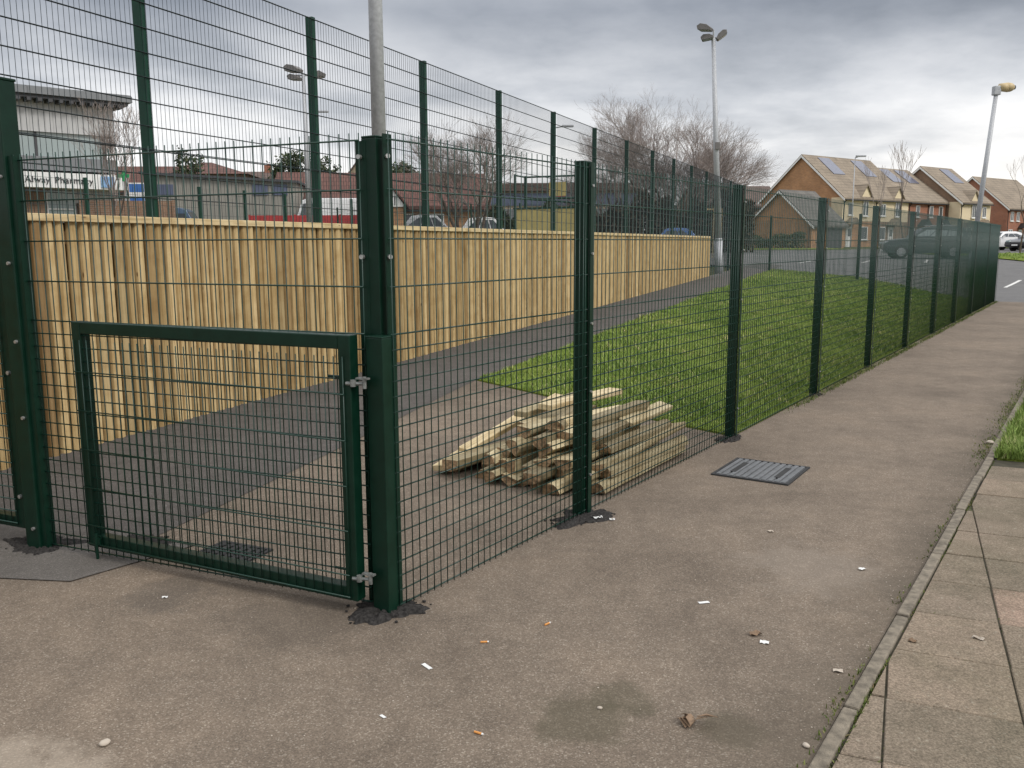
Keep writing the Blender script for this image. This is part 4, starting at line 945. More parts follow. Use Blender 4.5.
def terrace(t0, L, W, eh, rh, wallm, label, upm=None, O=(34.4, 91.0), p=0.0, wins=(), gwins=(), dormer=None, solar=(), door=None, gable_strip=False, roofm='roof_brown', zb=1.15, group='modern terraced houses beyond the car park', pipe=True, barge='white', rot=HA, quoin=True, chimney=None, xr=-0.001):
    x, y = h_at(t0, p, O)
    g = empty('terraced_house', (x, y, zb), rot, label, 'house', group)
    b = MB(); b.prism_x([(0, -0.6), (W, -0.6), (W, eh), (W/2, rh), (0, eh)], 0, L-0.004); b.build('wall', M[wallm], g)
    if upm:
        b = MB(); b.b2(0, L-0.006, -0.03, -0.002, 2.65, eh-0.02)
        if gable_strip:
            b.b2(-0.03, -0.002, -0.03, 1.3, -0.5, eh-0.02)
        b.build('render', M[upm], g)
    b = MB(); roof_slabs(b, 0, L, W, eh, rh, xo=0.2 if gable_strip or barge == 'end' else -0.001, xr=xr); rf_ = b.build('roof', M[roofm], g)
    if gable_strip or barge == 'end':
        b = MB(); s_ = (rh-eh)/(W/2)
        b.prism_x([(-0.35, eh-s_*.35-.12), (W/2, rh-.12), (W/2, rh+.10), (-0.35, eh-s_*.35+.10)], -0.245, -0.203); b.prism_x([(W/2+.001, rh-.12), (W+0.35, eh-s_*.35-.12), (W+.35, eh-s_*.35+.10), (W/2+.001, rh+.10)], -0.245, -0.203)
        b.build('barge_board', M['white'], g)
    b = MB(); b.b2(-0.05, L-0.01, -0.42, -0.31, eh-0.33, eh-0.22); b.build('gutter', M['black_trim'], g)
    if pipe:
        b = MB(); b.tube((0.18, -0.08, eh-0.4), (0.18, -0.08, 0), 0.045, n=8); b.tube((0.18, -0.36, eh-0.3), (0.18, -0.08, eh-0.6), 0.045, n=8); b.build('downpipe', M['black_trim'], g)
    for (wx, wd) in wins: win(g, wx, 3.25, 4.5, wd, -0.03 if upm else 0, mull=1 if wd > .8 else 0)
    for (wx, wd) in gwins: win(g, wx, 0.75, 2.1, wd, 0, mull=1)
    if dormer is not None:
        xd = dormer; b = MB(); b.prism_y([(xd-1.0, eh-0.35), (xd+1.0, eh-0.35), (xd+1.0, eh+0.1), (xd, eh+1.25), (xd-1.0, eh+0.1)], -0.10, 1.6); b.build('dormer_gable', M[upm or wallm], g)
        b = MB(); b.prism_y([(xd-1.25, eh-0.17), (xd, eh+1.27), (xd, eh+1.40), (xd-1.25, eh-0.04)], -0.28, 1.75); b.prism_y([(xd+.001, eh+1.27), (xd+1.25, eh-0.17), (xd+1.25, eh-0.04), (xd+.001, eh+1.40)], -0.28, 1.75); b.build('dormer_roof', M[roofm], g)
        win(g, xd, 3.2, 4.75, 0.95, -0.10, mull=1)
    for sx in solar:
        s_ = (rh-eh)/(W/2); b = MB(); y0, y1 = W/2-2.4, W/2-0.35; z0, z1 = eh+s_*y0+.24, eh+s_*y1+.24
        b.add([(sx-1.05, y0, z0), (sx+1.05, y0, z0), (sx+1.05, y1, z1), (sx-1.05, y1, z1), (sx-1.05, y0, z0+.06), (sx+1.05, y0, z0+.06), (sx+1.05, y1, z1+.06), (sx-1.05, y1, z1+.06)],
              [(0, 3, 2, 1), (4, 5, 6, 7), (0, 1, 5, 4), (1, 2, 6, 5), (2, 3, 7, 6), (3, 0, 4, 7)]); b.build('solar_panel', M['solar'], g)
    if door is not None:
        b = MB(); b.b2(door-.5, door+.5, -0.06, 0.02, 0, 2.1); dd = b.build('door', M['white'], g)
        b = MB(); b.b2(door-.25, door+.25, -0.075, -0.058, 1.1, 1.85); b.build('door_glass', M['window'], dd)
        b = MB(); b.prism_y([(door-.9, 2.3), (door+.9, 2.3), (door, 3.0)], -0.9, -0.032); b.build('porch_roof', M['black_trim'] if wallm == 'brick_red' else M[roofm], g)
    if chimney:
        b = MB(); b.b2(chimney-.4, chimney+.4, W/2-.3, W/2+.3, rh-.4, rh+1.1); b.build('chimney', M['brick_red'], g)
    return g
terrace(0, 5.9, 10, 5.05, 9.45, 'brick_buff', 'end terraced house nearest the garage, with a big orange brick gable and cream front', 'render', wins=((1.4, .8),), gwins=((4.1, 1.2),), dormer=4.0, solar=(3.2,), door=1.3, gable_strip=True)
terrace(5.9, 6.6, 10, 5.05, 9.45, 'brick_brown', 'cream rendered terraced house in the middle of the first terrace, beside the brick ones', 'render', wins=((1.5, 1.0),), gwins=((1.6, 1.2),), dormer=4.3, solar=(3.4,), door=3.3, xr=0.2)
terrace(12.5, 4.0, 10, 5.0, 8.75, 'brick_red', 'narrow red brick terraced house with one upstairs window next to the cream fronts', wins=((2.0, .8),), gwins=((1.0, 1.2),), solar=(2.3,), door=3.0)
terrace(16.5, 4.1, 10, 5.0, 8.75, 'brick_red', 'last red brick house of the first terrace with two upstairs windows', wins=((0.9, .8), (3.0, .8)), gwins=((1.0, 1.2),), solar=(1.7,), door=3.1, xr=0.2)
terrace(0, 7.2, 10, 5.0, 9.1, 'brick_brown', 'cream fronted house with its own higher gable between the two terraces', 'render', O=(52.1, 102.4), wins=((5.6, .9),), gwins=((2.3, 1.2),), dormer=3.0, solar=(4.6,), door=5.0, gable_strip=True, zb=1.2)
terrace(0, 6.5, 10, 5.0, 9.3, 'brick_red', 'red brick end house at the right with a black porch and a broad brick gable', O=(68.4, 122.0), wins=((1.4, .9), (3.2, .9)), gwins=((1.2, 1.2),), door=4.2, barge='end', zb=1.2)
terrace(6.5, 6.5, 10, 5.0, 9.3, 'brick_red', 'red brick house at the right edge joined to the broad brick gable', O=(68.4, 122.0), wins=((1.4, .9), (4.2, .9)), gwins=((1.2, 1.2),), door=4.2, zb=1.2, xr=0.2)
# dark red roofed house behind the garage
terrace(0, 11, 9, 5.0, 7.6, 'brick_brown', 'house with a dark red roof glimpsed behind the garage', O=(24.5, 112.0), roofm='roof_dark', group=None, wins=((2, 1.0), (6, 1.0)), gwins=((2, 1.2),), rot=R(10), barge='end', zb=1.2, xr=0.2)
# garage
gx, gy = 27.6, 82.0
g = empty('garage', (gx, gy, 1.1), HA, 'double brick garage with a steep gable in front of the big orange gable', 'garage')
b = MB(); b.prism_x([(0, -0.5), (7.2, -0.5), (7.2, 2.2), (3.6, 5.3), (0, 2.2)], 0, 5.2); b.build('wall', M['brick_buff'], g)
b = MB(); roof_slabs(b, 0, 5.2, 7.2, 2.2, 5.3, oh=0.35); b.build('roof', M['roof_grey'], g)
b = MB(); s_ = 3.1/3.6; b.prism_x([(-.4, 2.2-s_*.4-.1), (3.6, 5.2), (3.6, 5.38), (-.4, 2.2-s_*.4+.1)], -0.30, -0.255); b.prism_x([(3.601, 5.2), (7.6, 2.2-s_*.4-.1), (7.6, 2.2-s_*.4+.1), (3.601, 5.38)], -0.30, -0.255); b.build('barge_board', M['white'], g)
win(g, 1.1, 0.7, 1.9, 0.6, mull=0)
b = MB(); b.b2(2.4, 4.8, -0.05, 0.02, 0, 2.0); b.build('door', M['clad_dark'], g)
b = MB(); b.tube((-0.07, 0.25, 2.0), (-0.07, 0.25, 0), 0.045, n=8); b.build('downpipe', M['black_trim'], g)

# ---------------------------------------------------------------- pharmacy building on the left
PA = math.atan2(0.66, 0.75)
zb = T(-17.2, 40); g = empty('pharmacy_building', (-17.2, 40, zb), PA, 'two storey grey clad pharmacy building with an overhanging flat roof at the left', 'building')
Z = lambda a: a-zb-0.42
b = MB(); b.b2(-22, 0, 1.2, 14, -0.5, Z(5.25)); b.build('ground_floor_wall', M['clad_grey'], g)
b = MB(); b.b2(-22, -0.25, 0, 14, Z(6.75), Z(8.02)); b.build('upper_wall', M['clad_grey'], g)
b = MB(); b.b2(-22, -0.6, 0.15, 14, Z(5.75), Z(6.75)); b.build('window_band', M['glass_pale'], g)
for k in range(16):
    if k % 2 == 0:
        b = MB(); x = -0.7-1.35*k; b.b2(x-0.05, x+0.05, 0.10, 0.149, Z(5.75), Z(6.75)); b.build('mullion', M['clad_dark'], g)
b = MB(); b.b2(-22, -0.25, 0.02, 14, Z(5.20), Z(5.75)); b.build('spandrel', M['clad_mid'], g)
b = MB(); b.b2(-22.6, 0.35, -0.75, 14.6, Z(8.16), Z(8.42)); b.b2(-22.5, 0.30, -0.70, 14.5, Z(8.42), Z(8.47)); b.build('roof', M['clad_mid'], g)
b = MB(); b.b2(-22.4, 0.2, -0.62, 14.4, Z(8.02), Z(8.155))
for k in range(56): x = -0.1-0.4*k; b.b2(x-0.08, x+0.08, -0.66, -0.0, Z(7.90), Z(8.02))
b.build('soffit', M['clad_dark'], g)
b = MB(); b.b2(-12.5, 0.1, -0.10, 1.2, Z(4.47), Z(5.10)); sg = b.build('sign_board', M['white'], g)
for word, wx in (('Alway', -4.0), ('Pharmacy', -2.85)):
    cu = bpy.data.curves.new('lettering', 'FONT'); cu.body = word; cu.size = 0.37; cu.extrude = 0.012; cu.align_x = 'LEFT'; cu.space_character = 1.06
    to = bpy.data.objects.new('lettering_source', cu); COL.objects.link(to); bpy.context.view_layer.update()
    me = bpy.data.meshes.new_from_object(to.evaluated_get(bpy.context.evaluated_depsgraph_get())); bpy.data.objects.remove(to)
    me.materials.clear(); me.materials.append(M['black_trim']); lt = bpy.data.objects.new('lettering', me); COL.objects.link(lt)
    lt.parent = sg; lt.location = (wx, -0.125, Z(4.67)); lt.rotation_euler = (math.pi/2, 0, 0)
b = MB(); b.b2(-1.0, -0.45, -0.16, -0.102, Z(4.55), Z(5.02)); b.build('blue_sign', M['pale_blue'], g)
for k in range(8):
    x0 = -1.8-1.25*k
    if k in (1, 5): b = MB(); b.b2(x0-1.1, x0, 0.9, 1.19, 0, Z(4.45)); b.build('pier', M['brick_brown'], g); continue
    b = MB(); f = .06; b.b2(x0-1.15, x0-1.15+f, 1.05, 1.19, 0.4, Z(4.4)); b.b2(x0-f, x0, 1.05, 1.19, 0.4, Z(4.4)); b.b2(x0-1.15+f, x0-f, 1.05, 1.19, Z(4.4)-f, Z(4.4)); b.b2(x0-1.15+f, x0-f, 1.05, 1.19, 2.2, 2.2+f); w_ = b.build('shop_window', M['white'], g)
    b = MB(); b.b2(x0-1.15+f, x0-f, 1.12, 1.18, 0.4, Z(4.4)-f); b.build('pane', M['glass_pale'], w_)
b = MB(); b.b2(-1.7, -0.1, 0.95, 1.19, 0, Z(3.9)); b.build('shutter', M['brick_brown'], g)
# pharmacy cross and banner on a post
g = empty('pharmacy_sign', (-15.45, 36.0, T(-15.45, 36)), R(10), 'green pharmacy cross above blue and white panels on a post beside the grey building', 'sign')
zs = 4.15-T(-15.45, 36)
b = MB(); b.tube((0, 0, -.1), (0, 0, zs+.3), 0.05, n=10); b.build('post', M['galv'], g)
b = MB(); b.b2(-0.07, 0.07, -0.10, -0.052, zs+0.0, zs+0.42); b.b2(-0.20, -0.071, -0.0985, -0.0535, zs+0.14, zs+0.28); b.b2(0.071, 0.20, -0.0985, -0.0535, zs+0.14, zs+0.28); b.build('cross', M['signgreen'], g)
b = MB(); b.b2(0.15, 0.75, -0.09, -0.03, zs-0.9, zs-0.05); pn = b.build('panel', M['white'], g)
b = MB(); b.b2(0.17, 0.73, -0.096, -0.0905, zs-0.42, zs-0.10); b.b2(0.17, 0.73, -0.096, -0.0905, zs-0.82, zs-0.62); b.build('stripes', M['blue'], pn)
# brown fence/wall by the pharmacy, red box, hoarding
def board_run(name, a, c, h, m, label, cat, th=0.12, posts=None, ztop=None):
    a = Vector(a); c = Vector(c); L = (c-a).length; g = empty(name, (a.x, a.y, 0), math.atan2(c.y-a.y, c.x-a.x), label, cat); n = max(1, int(L/2.0)); b = MB()
    z0 = min(T(*a), T(*c)); zt = ztop if ztop else z0+h
    b.b2(0, L, -th/2, th/2, z0-0.1, zt); b.build('panels', m, g)
    for k in range(n+1): b = MB(); b.b2(L*k/n-.06, L*k/n+.06, -th/2-.05, -th/2-.002, z0-.1, zt+.04); b.build('post', posts or m, g)
    return g
board_run('brick_wall', (-16.6, 34.6), (-13.4, 35.6), 2.2, M['brick_brown'], 'low brown brick wall in front of the pharmacy building', 'wall', ztop=3.35)
board_run('red_hoarding', (-14.6, 50.0), (-7.0, 50.0), 1.8, M['red'], 'long red hoarding running in front of the white van', 'hoarding', ztop=3.25)
g = empty('red_bin', (-17.35, 33.0, T(-17.35, 33.0)), 0.3, 'red litter bin in front of the pharmacy windows', 'bin')
b = MB(); b.b2(-.28, .28, -.25, .25, 0, 1.9); b.build('bin_body', M['red'], g, bevel=.03); b = MB(); b.b2(-.31, .31, -.28, .28, 1.9, 2.1); b.build('lid', M['red'], g, bevel=.04); b = MB(); b.b2(-.18, .18, -.262, -.251, 1.5, 1.75); b.build('slot', M['black_trim'], g)

# grey shed, house roofs, bungalow
def simple_house(name, O, rot, L, W, eh, rh, wallm, roofm, label, cat, wins=(), zb=None, chim=None, hipped=False):
    zb = T(*O) if zb is None else zb
    g = empty(name, (O[0], O[1], zb), rot, label, cat)
    b = MB()
    if not hipped: b.prism_x([(0, -1.0), (W, -1.0), (W, eh), (W/2, rh), (0, eh)], 0, L); b.build('wall', M[wallm], g); b = MB(); roof_slabs(b, 0, L, W, eh, rh, oh=0.4)
    else:
        b.b2(0, L, 0, W, -1, eh); b.build('wall', M[wallm], g); b = MB(); o_ = .4
        b.add([(-o_, -o_, eh+.002), (L+o_, -o_, eh+.002), (L+o_, W+o_, eh+.002), (-o_, W+o_, eh+.002), (W/2, W/2, rh), (L-W/2, W/2, rh)], [(0, 3, 2, 1), (0, 1, 5, 4), (2, 3, 4, 5), (1, 2, 5), (3, 0, 4)])
    b.build('roof', M[roofm], g)
    b = MB(); b.b2(-.1, L+.1, -.5, -.41, eh-.42, eh-.3); b.build('gutter', M['black_trim'], g)
    for (wx, z0, z1, wd) in wins: win(g, wx, z0, z1, wd)
    if chim:
        b = MB(); b.b2(chim-.4, chim+.4, W/2-.3, W/2+.3, rh-.3, rh+1.0); b.build('chimney', M['brick_red'], g)
    return g
simple_house('house', (-34.0, 84.0), R(4), 9, 8, 5.2, 6.6, 'brick_brown', 'roof_red', 'far house with a red brown hipped roof beside the grey building', 'house', hipped=True, wins=((2, 3, 4.2, 1.2), (6, 3, 4.2, 1.2)))
simple_house('house', (-31.0, 100.0), R(3), 10, 8, 4.6, 6.4, 'brick_brown', 'roof_dark', 'far brown roofed house with a red chimney above the grey shed', 'house', chim=3.2, wins=((2, 3, 4, 1.2), (7, 3, 4, 1.2)))
simple_house('house', (-47.0, 104.0), R(3), 12, 8, 4.6, 7.4, 'brick_brown', 'roof_red', 'far red roofed house just right of the tall post near the pharmacy sign', 'house', wins=((2, 3, 4, 1.2), (7, 3, 4, 1.2)))
g = empty('shed_building', (-24.5, 60.0, T(-24.5, 60)), R(5), 'long low grey clad shed with small blue windows behind the sports court', 'building')
zt = 6.3-T(-24.5, 60)
b = MB(); b.prism_y([(0, -1), (10.0, -1), (10.0, zt-.55), (0, zt)], 0, 7); b.build('wall', M['shed'], g)
b = MB(); b.prism_y([(-.2, zt+.012), (10.2, zt-.555), (10.2, zt-.40), (-.2, zt+.18)], -.3, 7.3); b.build('roof', M['clad_dark'], g)
for xx in (1.4, 7.6, 8.9):
    b = MB(); b.b2(xx-.5, xx+.5, -.06, .02, zt-1.35, zt-.65); b.build('window', M['clad_blue'], g)
bz = T(-13.9, 63)
g = simple_house('bungalow', (-16.6, 63.0), R(8), 15.0, 8.0, 4.35-bz, 6.75-bz, 'brick_buff', 'roof_red', 'brick bungalow with a long red tiled roof and a white timbered gable', 'bungalow', wins=((6.1, 0.9, 1.75, 1.3), (9.0, 0.9, 1.75, 1.3), (11.2, 0.9, 1.75, 1.3)), zb=bz)
e2 = 4.35-bz
b = MB(); b.prism_y([(6.9, e2-.1), (9.1, e2-.1), (8.0, e2+1.35)], -0.9, 3.0); b.build('white_gable', M['white'], g)
b = MB(); b.prism_y([(6.6, e2-.3), (8.0, e2+1.36), (8.0, e2+1.52), (6.6, e2-.14)], -1.1, 3.1); b.prism_y([(8.001, e2+1.36), (9.4, e2-.3), (9.4, e2-.14), (8.001, e2+1.52)], -1.1, 3.1); b.build('gable_roof', M['roof_red'], g)
b = MB()
for xx in (-.35, 0, .35): b.b2(8.0+xx-.04, 8.0+xx+.04, -.93, -.902, e2, e2+1.1-abs(xx)*1.3)
b.build('timbering', M['black_trim'], g)
b = MB(); b.b2(6.95, 9.05, -0.8, 0.0, -1, e2-.102); b.build('bay_wall', M['brick_buff'], g)
simple_house('house', (-10.9, 84.0), R(90), 9, 4.8, 4.3, 7.4, 'render_tan', 'roof_dark', 'tan house gable rising behind the bungalow roof', 'house', wins=())
# distant school like building
g = empty('long_building', (-3.5, 118, T(-3, 118)), 0, 'distant long low building with a blue grey window band behind the court goal', 'building'); zz0 = T(-3, 118)
b = MB(); b.b2(0, 20, 0, 12, -1, 8.4-zz0); b.build('wall', M['render_tan'], g)
b = MB(); b.b2(0, 20, -.12, -.003, 6.6-zz0, 8.2-zz0); b.build('window_band', M['clad_blue'], g)
b = MB(); b.b2(-.4, 20.4, -.5, 12.4, 8.402-zz0, 9.5-zz0); b.build('roof', M['roof_dark'], g, bevel=.1)
b = MB(); b.b2(0, 20, -.10, -.003, 3.9-zz0, 6.2-zz0); b.build('lower_band', M['clad_mid'], g)

# ---------------------------------------------------------------- court furniture
gx0 = Vector((1.0, 40.2)); gdir = -WN
ga = math.atan2(gdir.y, gdir.x)
g = empty('goal_unit', (3.4, 39.0, T(3.4, 39)), ga, 'green sports court goal frame with a yellow timber back wall and a basketball board', 'goal'); zg = T(3.4, 39)
b = MB()
for xx in (0.0, 3.0): b.box((xx, 0, 1.95), (0.10, 0.10, 4.0))
for xx in (0.0, 3.0): b.box((xx, 1.2, 1.95), (0.08, 0.08, 4.0))
b.tube((0, 0, 3.9), (3.0, 0, 3.9), .04, n=8); b.tube((0, 0, 2.95), (3, 0, 2.95), .045, n=8); b.tube((0, 0, 3.9), (0, 1.2, 3.9), .035, n=8); b.tube((3, 0, 3.9), (3, 1.2, 3.9), .035, n=8)
b.build('frame', M['court_green'], g)
b = MB(); b.b2(0.05, 2.95, 1.1, 1.18, 0, 2.45); b.build('back_wall', M['yellow'], g)
b = MB(); b.b2(-.1, 3.1, 1.05, 1.2, 2.452, 2.53); b.build('top_rail', M['court_green'], g)
b = MB(); b.b2(1.1, 1.9, -.09, -.052, 3.05, 3.65); b.build('backboard', M['yellow'], g)
b = MB()
for i in range(16):
    a0, a1 = 2*math.pi*i/16, 2*math.pi*(i+1)/16; b.tube((1.5+.22*math.cos(a0), -.33+.22*math.sin(a0), 3.05), (1.5+.22*math.cos(a1), -.33+.22*math.sin(a1), 3.05), .012, n=5)
b.build('hoop', M['red'], g)
# opposite side fence of the court
cf3o = W0-WN*17.7
cf3 = empty('court_fence', (cf3o.x, cf3o.y, 0), math.atan2(WD.y, WD.x), 'lower green court fence on the far side of the sports court', 'fence')
for k in range(4, 15):
    x = 2.525*k; X, Y = cf3o.x+WD.x*x, cf3o.y+WD.y*x; zb2 = T(X, Y)
    post_local(cf3, x, 0, zb2-.05, 3.75, 0.10, 0.10, M['court_green'])
    if k < 14:
        b = MB()
        for i in range(25): b.tube((x+.1*i+.05, .06, zb2+.05), (x+.1*i+.05, .06, 3.7), 0.003, n=3, caps=False)
        z = zb2+.1
        while z < 3.7: b.tube((x, .06, z), (x+2.525, .06, z), .006, n=3, caps=False); z += .4
        b.build('mesh_panel', M['court_wire'], cf3)
g = empty('timber_shelter', (11.3, 52, T(11.3, 52)), 0, 'small open yellow timber shelter behind the far end of the timber fence', 'shelter')
b = MB()
for xx in (0, .45, .9): b.b2(xx, xx+.07, 0, .07, 0, 2.75)
b.b2(0, .97, 0.002, .068, 2.752, 2.84); b.build('uprights', M['caprail'], g)

# ---------------------------------------------------------------- vehicles
def vehicle(kind, name, loc, rz, paint, label, group='parked vehicles', L=4.5, W=1.8, H=1.5):
    g = empty(name, (loc[0], loc[1], T(*loc)), rz, label, 'van' if kind == 'van' else 'car', group)
    hl = L/2
    if kind == 'van':
        low = [(-hl, .35), (-hl+.1, .3), (hl-.2, .3), (hl, .5), (hl-.03, .95), (hl-.75, 1.15), (hl-1.25, H-.15), (hl-1.6, H), (-hl+.1, H), (-hl, H-.1)]
        top = None; glassz = (1.2, H-.25); gw0, gw1 = hl-2.2, hl-1.3
    elif kind == 'suv':
        low = [(-hl, .45), (-hl+.1, .28), (hl-.25, .28), (hl, .45), (hl-.02, .85), (hl-.25, 1.0), (hl-1.25, 1.12), (-hl+.08, 1.12), (-hl, .95)]
        top = [(hl-1.35, 1.12), (hl-2.05, H-.04), (hl-2.4, H), (-hl+.55, H), (-hl+.3, H-.08), (-hl+.1, 1.12)]
    else:
        low = [(-hl, .45), (-hl+.12, .25), (hl-.25, .25), (hl, .4), (hl-.05, .68), (hl-.35, .82), (hl-1.15, .95), (-hl+.25, .98), (-hl, .88)]
        top = [(hl-1.2, .95), (hl-1.9, H-.05), (hl-2.3, H), (-hl+1.2, H), (-hl+.7, H-.08), (-hl+.15, .98)]
    bm = bmesh.new()
    def loft(prof, w0, w1, zsplit0, zsplit1):
        rows_ = []
        for sgn in (-1, 1):
            rows_.append([bm.verts.new((x, sgn*(w0+(w1-w0)*max(0, min(1, (z-zsplit0)/(zsplit1-zsplit0)))), z)) for x, z in prof])
        n = len(prof)
        for i in range(n): bm.faces.new((rows_[0][i], rows_[0][(i+1) % n], rows_[1][(i+1) % n], rows_[1][i]))
        bm.faces.new(rows_[0][::-1]); bm.faces.new(rows_[1])
    if kind == 'van': loft(low, W/2, W/2-.10, 1.2, H)
    else: loft(low, W/2, W/2-.02, .9, 1.2)
    if top: loft(top, W/2-.06, W/2-.24, .95, H)
    bmesh.ops.recalc_face_normals(bm, faces=bm.faces)
    bmesh.ops.bevel(bm, geom=bm.edges[:], offset=.045, segments=2, affect='EDGES', profile=.6)
    me = bpy.data.meshes.new('body'); bm.to_mesh(me); bm.free(); me.materials.append(paint); bo_ = bpy.data.objects.new('body', me); COL.objects.link(bo_); bo_.parent = g
    me.polygons.foreach_set('use_smooth', [True]*len(me.polygons))
    # side glass, inset panels slightly proud of the greenhouse
    if top:
        zt_ = H-.17; zb_ = low[6][1]+.08 if kind == 'suv' else 1.02
        for sgn in (-1, 1):
            yt = (W/2-.06)-(.18)*((zt_-.95)/(H-.95)); yb = (W/2-.06)-(.18)*((zb_-.95)/(H-.95))
            x1b, x1t = top[0][0]-.18, top[1][0]-.05; x0b, x0t = top[-1][0]+.25, top[-3][0]-.05
            cuts = [0, .36, .70, 1.0]
            for a, c in zip(cuts[:-1], cuts[1:]):
                b = MB(); e_ = .03
                X = lambda f, tp_: (x0t+(x1t-x0t)*f) if tp_ else (x0b+(x1b-x0b)*f)
                b.add([(X(a, 0)+e_, sgn*(yb+.012), zb_), (X(c, 0)-e_, sgn*(yb+.012), zb_), (X(c, 1)-e_, sgn*(yt+.012), zt_), (X(a, 1)+e_, sgn*(yt+.012), zt_),
                       (X(a, 0)+e_, sgn*(yb-.02), zb_), (X(c, 0)-e_, sgn*(yb-.02), zb_), (X(c, 1)-e_, sgn*(yt-.02), zt_), (X(a, 1)+e_, sgn*(yt-.02), zt_)],
                      [(0, 1, 2, 3), (7, 6, 5, 4), (0, 4, 5, 1), (1, 5, 6, 2), (2, 6, 7, 3), (3, 7, 4, 0)]); b.build('side_window', M['glass_pale' if kind == 'suv' else 'window'], g)  # suv side glass is pale: the sky's reflection is put into its colour
        for (pA_, pB_, nm, sg_) in ((top[0], top[1], 'windscreen', 1), (top[-1], top[-2], 'rear_window', -1)):
            b = MB(); d_ = Vector((pB_[0]-pA_[0], pB_[1]-pA_[1])); n_ = Vector((d_.y, -d_.x)).normalized()*(.012 if sg_ > 0 else -.012)
            a = Vector(pA_)+d_*.12; c = Vector(pA_)+d_*.88; wa = W/2-.16; wc = W/2-.30
            b.add([(a.x+n_.x, -wa, a.y+n_.y), (a.x+n_.x, wa, a.y+n_.y), (c.x+n_.x, wc, c.y+n_.y), (c.x+n_.x, -wc, c.y+n_.y), (a.x-n_.x*2, -wa, a.y-n_.y*2), (a.x-n_.x*2, wa, a.y-n_.y*2), (c.x-n_.x*2, wc, c.y-n_.y*2), (c.x-n_.x*2, -wc, c.y-n_.y*2)],
                  [(0, 1, 2, 3), (7, 6, 5, 4), (0, 4, 5, 1), (1, 5, 6, 2), (2, 6, 7, 3), (3, 7, 4, 0)]); b.build(nm, M['window'], g)
    else:
        a = Vector(low[5]); c = Vector(low[6]); d_ = c-a; n_ = Vector((d_.y, -d_.x)).normalized()*.012; a = a+d_*.1; c = a+d_*.8; wa, wc = W/2-.14, W/2-.2
        b = MB(); b.add([(a.x+n_.x, -wa, a.y+n_.y), (a.x+n_.x, wa, a.y+n_.y), (c.x+n_.x, wc, c.y+n_.y), (c.x+n_.x, -wc, c.y+n_.y), (a.x-n_.x*2, -wa, a.y-n_.y*2), (a.x-n_.x*2, wa, a.y-n_.y*2), (c.x-n_.x*2, wc, c.y-n_.y*2), (c.x-n_.x*2, -wc, c.y-n_.y*2)],
                 [(0, 1, 2, 3), (7, 6, 5, 4), (0, 4, 5, 1), (1, 5, 6, 2), (2, 6, 7, 3), (3, 7, 4, 0)]); b.build('windscreen', M['window'], g)
        for sgn in (-1, 1):
            b = MB(); yy = sgn*(W/2-.04); z0, z1 = 1.2, H-.35
            b.prism_y([(gw0, z0), (gw1+.35, z0), (gw1-.05, z1), (gw0, z1)], yy-.03, yy+.045); b.build('side_window', M['window'], g)
    if kind == 'suv':
        for sgn in (-1, 1):
            b = MB(); b.tube((-hl+.6, sgn*(W/2-.26), H+.05), (hl-2.3, sgn*(W/2-.26), H+.05), .025, n=6); b.build('roof_rail', M['rim'], g)
    wr = .31 if kind == 'car' else .36
    for xx in (-hl+.85, hl-.85):
        for sgn in (-1, 1):
            b = MB(); b.tube((xx, sgn*(W/2-.21), wr), (xx, sgn*(W/2+.008), wr), wr, n=24); w_ = b.build('wheel', M['tyre'], g)
            b = MB(); b.tube((xx, sgn*(W/2+.001), wr), (xx, sgn*(W/2+.016), wr), wr*.64, n=20)
            for q in range(5):
                a = 2*math.pi*q/5; b.box((xx+math.cos(a)*wr*.32, sgn*(W/2+.020), wr+math.sin(a)*wr*.32), (.05, .012, .05))
            b.build('rim', M['rim'], w_)
    for sgn in (-1, 1):
        b = MB(); b.box((hl-.06, sgn*(W/2-.30), .72 if kind == 'car' else .85), (.14, .34, .14)); b.build('headlight', M['glass_pale'], g, bevel=.02)
        b = MB(); b.box((-hl+.03, sgn*(W/2-.20), .85), (.10, .22, .20)); b.build('tail_light', M['red'], g, bevel=.02)
        b = MB(); b.box((hl-1.55, sgn*(W/2+.07), 1.05 if kind == 'car' else 1.2), (.12, .16, .12)); b.build('mirror', paint, g, bevel=.02)
    b = MB(); b.box((hl-.0, 0, .45), (.03, .5, .11)); b.build('number_plate', M['white'], g)
    return g
def carpaint(n, c):
    m, t, b = new_mat(n); b.inputs['Base Color'].default_value = (*c, 1); b.inputs['Roughness'].default_value = .28; b.inputs['Coat Weight'].default_value = .6; b.inputs['Specular IOR Level'].default_value = .5; return m
P_dark = carpaint('dark_green_grey_paint', (.028, .042, .045)); P_white = carpaint('white_car_paint', (.72, .72, .72)); P_blue = carpaint('blue_car_paint', (.04, .14, .40)); P_sil = carpaint('silver_car_paint', (.36, .37, .38)); P_black = carpaint('black_car_paint', (.02, .02, .022)); P_navy = carpaint('navy_paint', (.03, .07, .13)); P_red = carpaint('red_car_paint', (.30, .03, .03))
vehicle('suv', 'parked_car', (22.7, 49.0), R(168), P_dark, 'dark green grey estate car parked behind the mesh fence', L=4.35, W=1.85, H=1.72)
vehicle('van', 'parked_van', (-12.6, 60.0), R(186), P_white, 'white panel van parked behind the red hoarding', L=5.0, W=2.0, H=2.75)
vehicle('car', 'parked_car', (9.9, 56.5), R(175), P_blue, 'bright blue car seen over the far end of the timber fence', L=4.1, W=1.8, H=1.75)
vehicle('car', 'parked_car', (-1.3, 56.0), R(5), P_white, 'white car beneath the dense bare tree', L=4.2, W=1.8, H=1.85)
vehicle('car', 'parked_car', (-4.9, 56.5), R(5), P_sil, 'silver car in front of the bungalow windows', L=4.2, W=1.8, H=1.72)
